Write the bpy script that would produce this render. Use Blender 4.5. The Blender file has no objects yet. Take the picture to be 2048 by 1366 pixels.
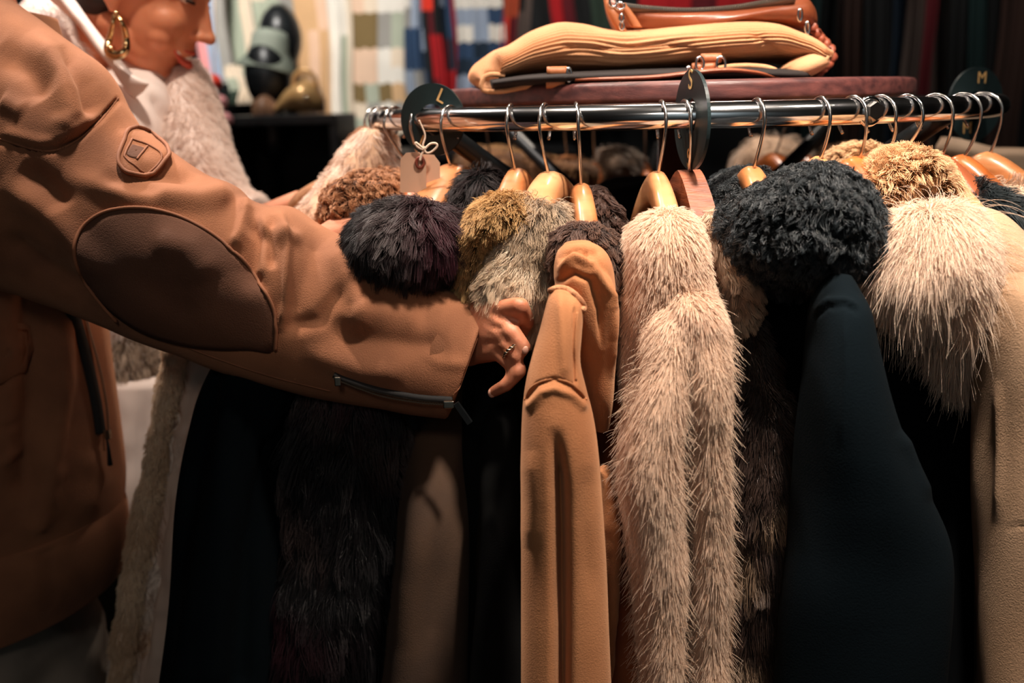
import bpy, bmesh, math, random
import numpy as np
from mathutils import Vector, Matrix, noise as mnoise
from mathutils.bvhtree import BVHTree
from mathutils.kdtree import KDTree
random.seed(7); rng = np.random.default_rng(7)
SC = bpy.context.scene; COL = SC.collection
# ------------------------------------------------------------------ camera, world, lights, exposure
F = 1990.0; PITCH = math.radians(13.5); ROLL = math.radians(1.4); EYE = Vector((0, 0, 1.40))
fw = Vector((0, math.cos(PITCH), -math.sin(PITCH))); r0 = Vector((1, 0, 0)); u0 = Vector((0, math.sin(PITCH), math.cos(PITCH)))
RT = r0*math.cos(ROLL) - u0*math.sin(ROLL); UP = u0*math.cos(ROLL) + r0*math.sin(ROLL)
cam = bpy.data.cameras.new('camera'); cam.sensor_width = 36; cam.lens = 36*F/2048
cam.dof.use_dof = True; cam.dof.focus_distance = 0.90; cam.dof.aperture_fstop = 3.6
cam.clip_start = 0.02
co = bpy.data.objects.new('camera', cam); COL.objects.link(co)
M = Matrix((RT, UP, -fw)).transposed().to_4x4(); M.translation = EYE; co.matrix_world = M
SC.camera = co
w = bpy.data.worlds.new('world'); SC.world = w; w.use_nodes = True
w.node_tree.nodes['Background'].inputs[0].default_value = (0.25, 0.42, 0.55, 1)
w.node_tree.nodes['Background'].inputs[1].default_value = 0.035
SC.view_settings.view_transform = 'Standard'; SC.view_settings.look = 'None'
SC.view_settings.exposure = 0.0; SC.view_settings.gamma = 1.0; SC.view_settings.use_curve_mapping = False
def light(name, loc, aim, power, size, color, kind='AREA', spread=None, spot=None):
    l = bpy.data.lights.new(name, kind); l.energy = power; l.color = color
    if kind == 'AREA':
        l.shape = 'DISK'; l.size = size
        if spread: l.spread = math.radians(spread)
    if kind == 'SPOT':
        l.shadow_soft_size = size; l.spot_size = math.radians(spot or 60); l.spot_blend = 0.7
    o = bpy.data.objects.new(name, l); COL.objects.link(o); o.location = loc
    o.rotation_euler = (Vector(aim)-Vector(loc)).to_track_quat('-Z', 'Y').to_euler()
    return o
light('ceiling_spot_key', (0.32, 0.52, 2.25), (0.30, 0.95, 1.22), 4.6, 0.10, (1.0, 0.86, 0.73), spread=56)
light('ceiling_spot_left', (-0.30, 0.98, 2.50), (-0.30, 1.0, 1.3), 5.0, 0.10, (1.0, 0.84, 0.70), spread=80)
light('ceiling_spot_right', (0.95, 0.50, 2.50), (0.55, 1.0, 1.2), 1.0, 0.13, (1.0, 0.86, 0.73), spread=65)
light('ceiling_spot_scarves', (-0.7, 2.1, 2.7), (-0.9, 3.4, 1.55), 9.5, 0.25, (1.0, 0.93, 0.86), spread=75)
light('ceiling_spot_aisle', (-0.9, 1.75, 2.7), (-0.45, 1.4, 1.0), 10, 0.2, (1.0, 0.88, 0.80), spread=75)
light('ceiling_spot_rack_back', (0.2, 1.9, 2.65), (0.2, 1.65, 1.2), 3.2, 0.14, (1.0, 0.84, 0.70), spread=70)
light('back_mid_fill', (0.3, 2.4, 2.7), (0.3, 3.45, 1.8), 3.0, 0.2, (1.0, 0.9, 0.82), spread=80)  # added fill, brightens the crimson cloth behind the bag
light('back_right_fill', (1.2, 2.1, 2.7), (1.25, 3.1, 1.6), 1.6, 0.2, (1.0, 0.9, 0.82), spread=80)  # added fill so the reds among the dark clothes show
light('front_fill', (-0.25, -0.95, 2.35), (-0.25, 1.1, 1.05), 0.45, 0.35, (1.0, 0.88, 0.78), spread=60)  # added fill from behind the camera, lifts the shaded fronts
light('wall_front_fill', (0.0, -1.3, 2.7), (0.2, -2.2, 1.9), 8, 0.3, (0.9, 0.96, 1.0), spread=110)  # added lamp, brightens the front wall mirrored in the chrome rail

def P(px, py, Y):
    d = fw + RT*((px-1024)/F) + UP*((683-py)/F)
    return EYE + d*(Y/d.y)
def proj(co_):
    v = np.asarray(co_, float) - np.array(EYE)
    z = v @ np.array(fw); return np.stack([1024 + F*(v@np.array(RT))/z, 683 - F*(v@np.array(UP))/z], -1)
def S(r, g=None, b=None):          # sRGB 0-255 -> linear
    if g is None: r, g, b = r
    f = lambda c: (c/255/12.92) if c/255 <= .04045 else ((c/255+.055)/1.055)**2.4
    return (f(r), f(g), f(b))
# ------------------------------------------------------------------ materials
MATS = {}
def mat(name, c1, c2=None, scale=20, rough=.8, metal=0, bump=.0, bscale=200, sheen=0, coat=0, kind='noise', detail=4, ramp=(.35, .65), sheen_tint=None, spec=None, stretch=None, sss=0):
    if name in MATS: return MATS[name]
    m = bpy.data.materials.new(name); m.use_nodes = True; nt = m.node_tree; n = nt.nodes; L = nt.links
    b = n['Principled BSDF']; b.inputs['Roughness'].default_value = rough; b.inputs['Metallic'].default_value = metal
    if spec is not None: b.inputs['Specular IOR Level'].default_value = spec
    if sheen:
        b.inputs['Sheen Weight'].default_value = sheen; b.inputs['Sheen Roughness'].default_value = .45
        b.inputs['Sheen Tint'].default_value = (*(sheen_tint or c1), 1)
    if coat: b.inputs['Coat Weight'].default_value = coat; b.inputs['Coat Roughness'].default_value = .15
    if sss:
        b.inputs['Subsurface Weight'].default_value = sss; b.inputs['Subsurface Radius'].default_value = (1, .35, .2); b.inputs['Subsurface Scale'].default_value = .006
    tc = n.new('ShaderNodeTexCoord'); src = tc.outputs['Object']
    if stretch:
        mp = n.new('ShaderNodeMapping'); mp.inputs['Scale'].default_value = stretch; L.new(src, mp.inputs[0]); src = mp.outputs[0]
    t = n.new('ShaderNodeTexNoise'); t.inputs['Scale'].default_value = scale; t.inputs['Detail'].default_value = detail
    L.new(src, t.inputs['Vector'])
    r = n.new('ShaderNodeValToRGB'); r.color_ramp.elements[0].position = ramp[0]; r.color_ramp.elements[1].position = ramp[1]
    r.color_ramp.elements[0].color = (*c1, 1); r.color_ramp.elements[1].color = (*(c2 or c1), 1)
    L.new(t.outputs[0], r.inputs[0]); L.new(r.outputs[0], b.inputs['Base Color'])
    if bump:
        t2 = n.new('ShaderNodeTexNoise'); t2.inputs['Scale'].default_value = bscale; t2.inputs['Detail'].default_value = 3
        L.new(src, t2.inputs['Vector'])
        bp = n.new('ShaderNodeBump'); bp.inputs['Strength'].default_value = bump; bp.inputs['Distance'].default_value = .001
        L.new(t2.outputs[0], bp.inputs['Height']); L.new(bp.outputs[0], b.inputs['Normal'])
    MATS[name] = m; return m
def furmat(name, rough=.55, sheen=0.0, spec=.35, trans=0.0):
    if name in MATS: return MATS[name]
    m = bpy.data.materials.new(name); m.use_nodes = True; n = m.node_tree.nodes; L = m.node_tree.links
    b = n['Principled BSDF']; b.inputs['Roughness'].default_value = rough; b.inputs['Specular IOR Level'].default_value = spec
    a = n.new('ShaderNodeAttribute'); a.attribute_name = 'tint'; L.new(a.outputs['Color'], b.inputs['Base Color'])
    if trans:
        out = n['Material Output']; tr = n.new('ShaderNodeBsdfTranslucent'); L.new(a.outputs['Color'], tr.inputs[0])
        mx = n.new('ShaderNodeMixShader'); mx.inputs[0].default_value = trans
        L.new(b.outputs[0], mx.inputs[1]); L.new(tr.outputs[0], mx.inputs[2]); L.new(mx.outputs[0], out.inputs[0])
    MATS[name] = m; return m
# ------------------------------------------------------------------ object helpers
def empty(name, loc, label, cat, group=None):
    o = bpy.data.objects.new(name, None); COL.objects.link(o); o.location = loc; o.empty_display_size = .05
    o['label'] = label; o['category'] = cat
    if group: o['group'] = group
    return o
def tag(o, label=None, cat=None, group=None, kind=None):
    if label: o['label'] = label
    if cat: o['category'] = cat
    if group: o['group'] = group
    if kind: o['kind'] = kind
    return o
def link(name, me, m, parent=None, smooth=True):
    if m is not None and not me.materials: me.materials.append(m)
    if smooth: me.polygons.foreach_set('use_smooth', np.ones(len(me.polygons), bool))
    o = bpy.data.objects.new(name, me); COL.objects.link(o)
    if parent is not None:
        o.parent = parent
        pw = world_of(parent); o.matrix_parent_inverse = pw.inverted()
    return o
def world_of(o):
    mw = Matrix.LocRotScale(o.location, o.rotation_euler, o.scale)
    if o.parent is not None: mw = world_of(o.parent) @ o.matrix_parent_inverse @ mw
    return mw
def mesh_from(name, V, Fc):
    me = bpy.data.meshes.new(name); me.from_pydata([tuple(v) for v in V], [], Fc); me.update(); return me
def bm_link(name, bm, m, parent=None, smooth=True):
    me = bpy.data.meshes.new(name); bm.to_mesh(me); bm.free(); return link(name, me, m, parent, smooth)
def catmull(A, n):
    A = np.asarray(A, float); k = len(A)
    if k == 2: t = np.linspace(0, 1, n)[:, None]; return A[0]*(1-t)+A[1]*t
    Q = np.vstack([2*A[0]-A[1], A, 2*A[-1]-A[-2]])
    d = np.linalg.norm(np.diff(A[:, :2], axis=0), axis=1) + 1e-6; c = np.r_[0, np.cumsum(d)]; c /= c[-1]
    out = []
    for t in np.linspace(0, 1, n):
        i = min(k-2, max(0, int(np.searchsorted(c, t, 'right')-1))); u = (t-c[i])/(c[i+1]-c[i])
        p0, p1, p2, p3 = Q[i], Q[i+1], Q[i+2], Q[i+3]
        out.append(.5*((2*p1)+(-p0+p2)*u+(2*p0-5*p1+4*p2-p3)*u*u+(-p0+3*p1-3*p2+p3)*u**3))
    return np.array(out)
def vnoise(V, scale, seed=0.0):
    o = Vector((seed*7.1, seed*3.3, seed*5.7))
    return np.array([mnoise.noise(Vector(v)*scale + o) for v in V])
def polydist(pp, line):
    """distance of each projected vertex to a polyline, parameter along it"""
    line = np.asarray(line, float); best = np.full(len(pp), 1e9); prm = np.zeros(len(pp)); n = len(line)-1
    for i in range(n):
        a, b = line[i], line[i+1]; ab = b-a; t = np.clip(((pp-a)@ab)/(ab@ab+1e-9), 0, 1)
        d = np.linalg.norm(pp-(a+t[:, None]*ab), axis=1); k = d < best
        best[k] = d[k]; prm[k] = (i+t[k])/n
    return best, prm
def loft_mesh(name, rows, nu=56, nv=90, power=2.3, folds=None, creases=None, wob=0, wscale=12, drop=None, seed=0, capt=True, dome=True, cuff=False, folds_all=False):
    """rows: (x1,y1,x2,y2,Y,thick). A closed tube whose silhouette runs through both edge points."""
    R = catmull([list(r) for r in rows], nv)
    P1 = np.array([P(r[0], r[1], r[4]) for r in R]); P2 = np.array([P(r[2], r[3], r[4]) for r in R]); T_ = R[:, 5]
    if drop:        # keep hanging straight down in world space by `drop` metres
        k = max(4, int(drop/.05)); add1, add2, at = [], [], []
        for i in range(1, k+1):
            s = drop*i/k; q = np.array([0, 0, -s]); c = (P1[-1]+P2[-1])/2; h = (P2[-1]-P1[-1])/2*(1+.25*s)
            h[2] *= .5
            add1.append(c-h+q); add2.append(c+h+q); at.append(T_[-1])
        P1 = np.vstack([P1, add1]); P2 = np.vstack([P2, add2]); T_ = np.r_[T_, at]
    C = (P1+P2)/2; A = (P2-P1)/2; n = len(C)
    tan = np.gradient(C, axis=0); tan[:, 1] *= .2; tan /= np.linalg.norm(tan, axis=1)[:, None]+1e-9
    B = np.cross(tan, A); B /= np.linalg.norm(B, axis=1)[:, None]+1e-9
    B[B[:, 1] > 0] *= -1
    th = np.linspace(0, 2*math.pi, nu, endpoint=False)
    cs = np.sign(np.cos(th))*np.abs(np.cos(th))**(2/power); sn = np.sign(np.sin(th))*np.abs(np.sin(th))**(2/power)
    V = C[:, None, :] + A[:, None, :]*cs[None, :, None] + (B*T_[:, None])[:, None, :]*sn[None, :, None]
    if folds:       # vertical drapes: (count, amplitude m, phase)
        rad = V - C[:, None, :]; ln = np.linalg.norm(rad, axis=2, keepdims=True)+1e-9
        s = np.linspace(0, 1, n)[:, None]
        for (cnt, amp, ph) in folds:
            a = amp*np.clip(s*2.5, 0, 1)*np.sin(cnt*th[None, :]+ph+1.7*np.sin(s*3+ph)+.5*np.sin(9*s+cnt))
            V = V + rad/ln*a[:, :, None]
    V = V.reshape(-1, 3); Fc = []
    for i in range(n-1):
        for j in range(nu):
            k = (j+1) % nu; Fc.append((i*nu+j, i*nu+k, (i+1)*nu+k, (i+1)*nu+j))
    Vl = [V]; base = len(V)
    for end, sg in ((0, -1), (n-1, 1)):          # rounded ends
        c = C[end]; tn = tan[end]*sg; h = min(np.linalg.norm(A[end]), T_[end])*(0.22 if dome else .05)
        prev = end*nu
        opened = cuff and sg > 0
        if opened: h = -.05
        for q in (.35, .7, .92):
            ring = c + (V[end*nu:end*nu+nu]-c)*(math.sqrt(1-q*q) if not opened else (.955 if q < .4 else .93 if q < .8 else .5)) + tn*h*(q if not opened or q > .4 else -.04)
            Vl.append(ring)
            for j in range(nu):
                k = (j+1) % nu; f = (prev+j, prev+k, base+k, base+j); Fc.append(f if sg > 0 else f[::-1])
            prev = base; base += nu
        Vl.append((c+tn*h)[None]); 
        for j in range(nu):
            k = (j+1) % nu; f = (prev+j, prev+k, base); Fc.append(f if sg > 0 else f[::-1])
        base += 1
    V = np.vstack(Vl); me = mesh_from(name, V, Fc)
    if np.array([p.center.dot(p.normal) for p in list(me.polygons)[:1]]).size:   # outward normals
        bm = bmesh.new(); bm.from_mesh(me); bmesh.ops.recalc_face_normals(bm, faces=bm.faces)
        if bm.calc_volume(signed=True) < 0: bmesh.ops.reverse_faces(bm, faces=bm.faces)
        bm.to_mesh(me); bm.free()
    displace(me, creases, wob, wscale, seed)
    return me
def displace(me, creases=None, wob=0, wscale=12, seed=0):
    n = len(me.vertices); V = np.empty(n*3); me.vertices.foreach_get('co', V); V = V.reshape(-1, 3)
    N = np.empty(n*3); me.vertices.foreach_get('normal', N); N = N.reshape(-1, 3); D = np.zeros(n)
    if wob: D += wob*(vnoise(V, wscale, seed)+.5*vnoise(V, wscale*2.3, seed+3))
    if creases:
        pp = proj(V); front = np.clip(-N[:, 1]*2.5+.6, 0, 1)
        for c in creases:
            line, wd, amp = c[:3]; d, t = polydist(pp, line)
            fade = (np.clip(t*3, 0, 1)**1.5 if c[3] == 2 else 1.0) if (len(c) > 3 and c[3]) else np.clip(np.sin(np.pi*np.clip(t, 0.0, 1))*1.8, 0, 1)
            D += front*fade*amp*np.exp(-(d/wd)**2)
    V += N*D[:, None]; me.vertices.foreach_set('co', V.ravel()); me.update()
def loft(name, rows, m, parent=None, **k):
    return link(name, loft_mesh(name, rows, **k), m, parent)
def H(x1, x2, y, Y, t): return (x1, y, x2, y, Y, t)
def tube_mesh(name, pts, rad, seg=8, closed=False, flat=None):
    pts = [Vector(p) for p in pts]; n = len(pts); rad = rad if hasattr(rad, '__len__') else [rad]*n
    V = []; Fc = []; up = None
    for i, p in enumerate(pts):
        a = pts[(i-1) % n] if (closed or i > 0) else p; b = pts[(i+1) % n] if (closed or i < n-1) else p
        t = (b-a).normalized()
        if up is None: up = t.orthogonal().normalized()
        up = (up - t*up.dot(t)).normalized(); s = t.cross(up)
        for k in range(seg):
            an = 2*math.pi*k/seg; V.append(p + (up*math.cos(an)*(flat or 1) + s*math.sin(an))*rad[i])
    R = n if closed else n-1
    for i in range(R):
        for k in range(seg):
            j = (i+1) % n; l = (k+1) % seg; Fc.append((i*seg+k, i*seg+l, j*seg+l, j*seg+k))
    if not closed: Fc.append(tuple(range(seg))[::-1]); Fc.append(tuple((n-1)*seg+k for k in range(seg)))
    return mesh_from(name, V, Fc)
def tube(name, pts, rad, m, parent=None, **k): return link(name, tube_mesh(name, pts, rad, **k), m, parent)
def bvh(o):
    me = o.data; return BVHTree.FromPolygons([v.co.copy() for v in me.vertices], [tuple(p.vertices) for p in me.polygons])
def cast(tree, px, py, off=0.0):
    d = (P(px, py, 1.0)-EYE).normalized(); h = tree.ray_cast(EYE, d)
    if h[0] is None: return None, None
    n = h[1] if h[1].dot(d) < 0 else -h[1]
    return h[0]+n*off, n
def seam(name, o, line, rad, m, parent, off=0.0, n=60, closed=False, seg=6):
    t = bvh(o); pts = []
    for p in catmull(line, n):
        q, _ = cast(t, p[0], p[1], off)
        if q is not None: pts.append(q)
    return tube(name, pts, rad, m, parent, seg=seg, closed=closed) if len(pts) > 2 else None
def inpoly(pp, poly):
    poly = np.asarray(poly, float); x, y = pp[:, 0], pp[:, 1]; c = np.zeros(len(pp), bool); j = len(poly)-1
    for i in range(len(poly)):
        xi, yi = poly[i]; xj, yj = poly[j]
        c ^= ((yi > y) != (yj > y)) & (x < (xj-xi)*(y-yi)/(yj-yi+1e-12)+xi); j = i
    return c
def patch(name, o, poly, off, thick, m, parent, n=46, smooth_edge=True):
    """a cloth piece lying on o, outline given as seen, thickness real"""
    t = bvh(o); poly = np.asarray(poly, float); c = poly.mean(0); K = len(poly); rings = 10; V = []; ok = True
    last, ln = cast(t, c[0], c[1], off)
    if last is None: return None
    V.append(last + ln*thick*0); Nn = [ln]
    for r in range(1, rings+1):
        for p in poly:
            q = c+(p-c)*r/rings; h, nn = cast(t, q[0], q[1], off)
            if h is None: h, nn = V[-1], Nn[-1]
            V.append(h + nn*(thick if r < rings else thick*.4)); Nn.append(nn)
    m0 = len(V); 
    for i, p in enumerate(poly): V.append(V[m0-K+i] - Nn[m0-K+i]*(thick+off*.9))
    Fc = [(0, 1+i, 1+(i+1) % K) for i in range(K)]
    for r in range(rings):
        for i in range(K):
            a = 1+r*K; Fc.append((a+i, a+K+i, a+K+(i+1) % K, a+(i+1) % K))
    return link(name, mesh_from(name, V, Fc), m, parent)
# ------------------------------------------------------------------ fur
def fur(name, o, n, length, cols, parent, flow=(0, 0, -1), lift=.45, rnd=.25, droop=.35, clump=.5, nclump=None, curl=0, wd=.00035, K=5, tip=.25, m=None, field=None, region=None, seed=1, lvar=.4, back=.35, colfn=None, rootdark=.55, swirl=.8):
    rg = np.random.default_rng(seed); me = o.data; me.calc_loop_triangles(); nt = len(me.loop_triangles)
    tri = np.empty(nt*3, int); me.loop_triangles.foreach_get('vertices', tri); tri = tri.reshape(-1, 3)
    V = np.empty(len(me.vertices)*3); me.vertices.foreach_get('co', V); V = V.reshape(-1, 3)
    Nv = np.empty(len(V)*3); me.vertices.foreach_get('normal', Nv); Nv = Nv.reshape(-1, 3)
    a, b, c = V[tri[:, 0]], V[tri[:, 1]], V[tri[:, 2]]; cr = np.cross(b-a, c-a); ar = np.linalg.norm(cr, axis=1)/2
    cen = (a+b+c)/3; fn = Nv[tri].mean(1); vd = cen-np.array(EYE); vd /= np.linalg.norm(vd, axis=1)[:, None]
    wgt = ar*((fn*vd).sum(1) < back)
    if region is not None: wgt = wgt*inpoly(proj(cen), region)
    else:
        pz = proj(cen); wgt = wgt*(pz[:, 1] < 1440)*(pz[:, 0] > -60)*(pz[:, 0] < 2110)
    if wgt.sum() <= 0: return None
    id_ = rg.choice(nt, n, p=wgt/wgt.sum()); u = rg.random((n, 2)); f = u.sum(1) > 1; u[f] = 1-u[f]
    W = np.stack([1-u.sum(1), u[:, 0], u[:, 1]], 1); T = tri[id_]
    R = (V[T]*W[:, :, None]).sum(1); N = (Nv[T]*W[:, :, None]).sum(1); N /= np.linalg.norm(N, axis=1)[:, None]+1e-9
    fl = np.tile(np.asarray(flow, float), (n, 1)) if field is None else field(R, N)
    fl = fl-(fl*N).sum(1)[:, None]*N; fl /= np.linalg.norm(fl, axis=1)[:, None]+1e-9
    # smooth swirl of the flow
    sw = np.stack([vnoise(R, 18, seed+k) for k in range(3)], 1)
    D = fl*(1-lift)+N*lift+rg.normal(0, rnd, (n, 3))*.5+sw*rnd*swirl; D /= np.linalg.norm(D, axis=1)[:, None]+1e-9
    L = length*(1-lvar*rg.random(n))*(1+.35*vnoise(R, 25, seed+9))
    s = np.linspace(0, 1, K)
    pts = R[:, None, :]+L[:, None, None]*(s[None, :, None]*D[:, None, :]+(s**2)[None, :, None]*droop*np.array([0, 0, -1.0]))
    if curl:
        ph = rg.random(n)*6.28; e1 = np.cross(D, N+1e-3); e1 /= np.linalg.norm(e1, axis=1)[:, None]+1e-9; e2 = np.cross(D, e1)
        fr = 5.5+2*rg.random(n)
        an = ph[:, None]+fr[:, None]*s[None, :]; amp = curl*s[None, :, None]**.6
        pts = pts+amp*(np.cos(an)[:, :, None]*e1[:, None, :]+np.sin(an)[:, :, None]*e2[:, None, :])-amp*0
    cid = None
    if clump:
        nc = nclump or max(20, n//22); kd = KDTree(nc)
        for i in range(nc): kd.insert(R[i], i)
        kd.balance(); cid = np.array([kd.find(r)[1] for r in R])
        wv = clump*(s**1.3)[None, :, None]; ctr = pts[cid]
        pts = pts*(1-wv)+(ctr+(R-R[cid])[:, None, :]*.25)*wv+0
    cols = [np.array(c_) for c_ in cols]
    if colfn is not None: base = colfn(R, rg)
    else:
        t = np.clip(.5+1.3*vnoise(R, 14, seed+4)+rg.normal(0, .22, n), 0, 1)
        if cid is not None: t = np.clip(.5*t+.5*t[cid]+rg.normal(0, .08, n), 0, 1)
        base = cols[0][None]*(1-t[:, None])+cols[1][None]*t[:, None]
    tipc = cols[2] if len(cols) > 2 else None
    radp = wd*(1-(1-tip)*s**1.5)
    cv = bpy.data.hair_curves.new(name); cv.add_curves([K]*n)
    cv.points.foreach_set('position', pts.astype(np.float32).ravel())
    ra = cv.attributes.get('radius') or cv.attributes.new('radius', 'FLOAT', 'POINT')
    ra.data.foreach_set('value', np.tile(radp, n).astype(np.float32))
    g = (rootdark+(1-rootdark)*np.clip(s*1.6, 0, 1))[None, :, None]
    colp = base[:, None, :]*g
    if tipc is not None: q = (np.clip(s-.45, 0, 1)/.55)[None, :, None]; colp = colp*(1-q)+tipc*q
    at = cv.attributes.new('tint', 'FLOAT_COLOR', 'POINT')
    at.data.foreach_set('color', np.concatenate([colp, np.ones((n, K, 1))], 2).astype(np.float32).ravel())
    cv.materials.append(m or furmat('fur_strands'))
    h = bpy.data.objects.new(name, cv); COL.objects.link(h)
    h.parent = parent; h.matrix_parent_inverse = world_of(parent).inverted()
    return h
# ------------------------------------------------------------------ organic bodies: overlapping volumes melted to one surface
def organic(name, prims, m, parent=None, voxel=.003, smooth=8, creases=None, deform=None):
    bm = bmesh.new()
    for p in prims:
        if p[0] == 'c':
            p1, a, p2, b = Vector(p[1]), p[2], Vector(p[3]), p[4]; d = (p2-p1).length; k = max(2, int(d/(min(a, b)*.35))+1)
            for i in range(k+1):
                t = i/k; bmesh.ops.create_icosphere(bm, subdivisions=2, radius=a+(b-a)*t, matrix=Matrix.Translation(p1.lerp(p2, t)))
        else:
            c, r = Vector(p[1]), p[2]; rot = p[3] if len(p) > 3 else Matrix.Identity(4)
            bmesh.ops.create_icosphere(bm, subdivisions=3, radius=1, matrix=Matrix.Translation(c) @ rot.to_4x4() @ Matrix.Diagonal((*r, 1)))
    me = bpy.data.meshes.new(name); bm.to_mesh(me); bm.free()
    tmp = bpy.data.objects.new('tmp', me); COL.objects.link(tmp)
    r = tmp.modifiers.new('r', 'REMESH'); r.mode = 'VOXEL'; r.voxel_size = voxel
    s = tmp.modifiers.new('s', 'SMOOTH'); s.iterations = smooth; s.factor = .5
    dg = bpy.context.evaluated_depsgraph_get(); dg.update()
    me2 = bpy.data.meshes.new_from_object(tmp.evaluated_get(dg)); bpy.data.objects.remove(tmp); me2.name = name
    if deform: 
        n = len(me2.vertices); V = np.empty(n*3); me2.vertices.foreach_get('co', V); V = deform(V.reshape(-1, 3)); me2.vertices.foreach_set('co', V.ravel()); me2.update()
    if creases: displace(me2, creases)
    me2.materials.clear()
    return link(name, me2, m, parent)
def box_bm(bm, c, s, rot=None, bevel=0):
    r = bmesh.ops.create_cube(bm, size=1, matrix=Matrix.Translation(c) @ (rot.to_4x4() if rot else Matrix.Identity(4)) @ Matrix.Diagonal((*s, 1)))
    if bevel:
        es = list({e for v in r['verts'] for e in v.link_edges}); bmesh.ops.bevel(bm, geom=es, offset=bevel, segments=3, affect='EDGES', profile=.6)
def box(name, c, s, m, parent=None, rot=None, bevel=0, smooth=False):
    bm = bmesh.new(); box_bm(bm, c, s, rot, bevel); return bm_link(name, bm, m, parent, smooth)
# ------------------------------------------------------------------ the room
m_dark = mat('wall_paint_dark', S(22, 26, 28), S(16, 20, 22), 6, .85)
m_floor = mat('floor_boards', S(48, 44, 40), S(30, 28, 27), 3, .5)
def slab(name, c, s, m): tag(box(name, c, s, m), kind='structure')
slab('floor', (0, 0.9, -.05), (7.2, 6.4, .1), m_floor)
slab('ceiling', (0, 0.9, 2.95), (7.2, 6.4, .1), mat('ceiling_paint', S(96, 104, 106), S(86, 94, 96), 3, .9))
slab('wall_back', (0, 4.05, 1.45), (7.2, .1, 2.9), m_dark)
slab('wall_front', (0, -2.25, 1.45), (7.2, .1, 2.9), mat('wall_paint_pale', S(176, 184, 182), S(164, 172, 172), 3, .8))
slab('wall_left', (-3.55, .9, 1.45), (.1, 6.2, 2.9), m_dark)
slab('wall_right', (3.55, .9, 1.45), (.1, 6.2, 2.9), m_dark)
# ------------------------------------------------------------------ the round rack
CX, CY, RR, ZR = 0.218, 1.3335, 0.3835, 1.384
chrome = mat('chrome', (.82, .83, .85), (.74, .75, .77), 40, .14, 1.0)
dkchrome = mat('hook_steel', (.60, .58, .56), (.50, .48, .47), 60, .22, 1.0)
m_blk = mat('black_metal', S(26, 30, 32), S(16, 18, 20), 30, .38, .3)
m_board = mat('mahogany_board', S(104, 60, 56), S(64, 36, 37), 9, .42, bump=.3, bscale=60, stretch=(2, 14, 14), detail=6)
rack = empty('round_clothes_rack', (CX, CY, 0), 'round chrome clothes rack with a dark wooden top crowded with winter coats', 'rack')
def ringp(phi, r=RR, z=ZR): return Vector((CX+r*math.sin(phi), CY-r*math.cos(phi), z))
tube('rail', [ringp(2*math.pi*i/160) for i in range(160)], .0122, chrome, rack, seg=24, closed=True)
tube('post', [(CX, CY, .03), (CX, CY, 1.39)], .02, chrome, rack, seg=20)
for k in range(4):
    a = math.radians(38+90*k)
    tube('arm', [ringp(a, RR*t, ZR-.0-.10*math.sin(math.pi*(1-t)*.5)*1.6+.0) for t in np.linspace(.04, .985, 18)], .011, m_blk, rack, seg=12)
    tube('foot', [ringp(a, RR*t, .04+.10*(1-t)**2) for t in np.linspace(.04, 1, 12)], .014, m_blk, rack, seg=12)
def disc_bm(r, z0, z1, bev, n=96):
    bm = bmesh.new(); g = bmesh.ops.create_cone(bm, cap_ends=True, segments=n, radius1=r, radius2=r, depth=z1-z0, matrix=Matrix.Translation((0, 0, (z0+z1)/2)))
    es = [e for e in bm.edges if abs(e.verts[0].co.z-e.verts[1].co.z) < 1e-6]; bmesh.ops.bevel(bm, geom=es, offset=bev, segments=4, affect='EDGES', profile=.5); return bm
bm = disc_bm(.294, 1.396, 1.418, .006)
for v in bm.verts: v.co.x += CX; v.co.y += CY
bm_link('wooden_top', bm, m_board, rack)
def phi_of(px, side=-1):
    """angle on the near half of the ring whose rail point shows at column px"""
    best = None
    for i in range(-880, 881):
        p = math.radians(i/10); q = proj([ringp(p)])[0][0]
        if best is None or abs(q-px) < best[0]: best = (abs(q-px), p)
    return best[1]
# hex bolt in the rail
bm = bmesh.new(); ph = phi_of(1729); c = ringp(ph, RR+.013); 
rotb = Vector((math.sin(ph), -math.cos(ph), 0)).to_track_quat('Z', 'Y').to_matrix()
bmesh.ops.create_cone(bm, cap_ends=True, segments=6, radius1=.0095, radius2=.0085, depth=.009, matrix=Matrix.Translation(c) @ rotb.to_4x4())
bm_link('hex_bolt', bm, dkchrome, rack, smooth=False)
tube('bolt_collar', [c-rotb@Vector((0, 0, .006))+rotb@Vector((.0125*math.cos(a), .0125*math.sin(a), 0)) for a in np.linspace(0, 6.283, 20)[:-1]], .0022, chrome, rack, closed=True)
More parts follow.
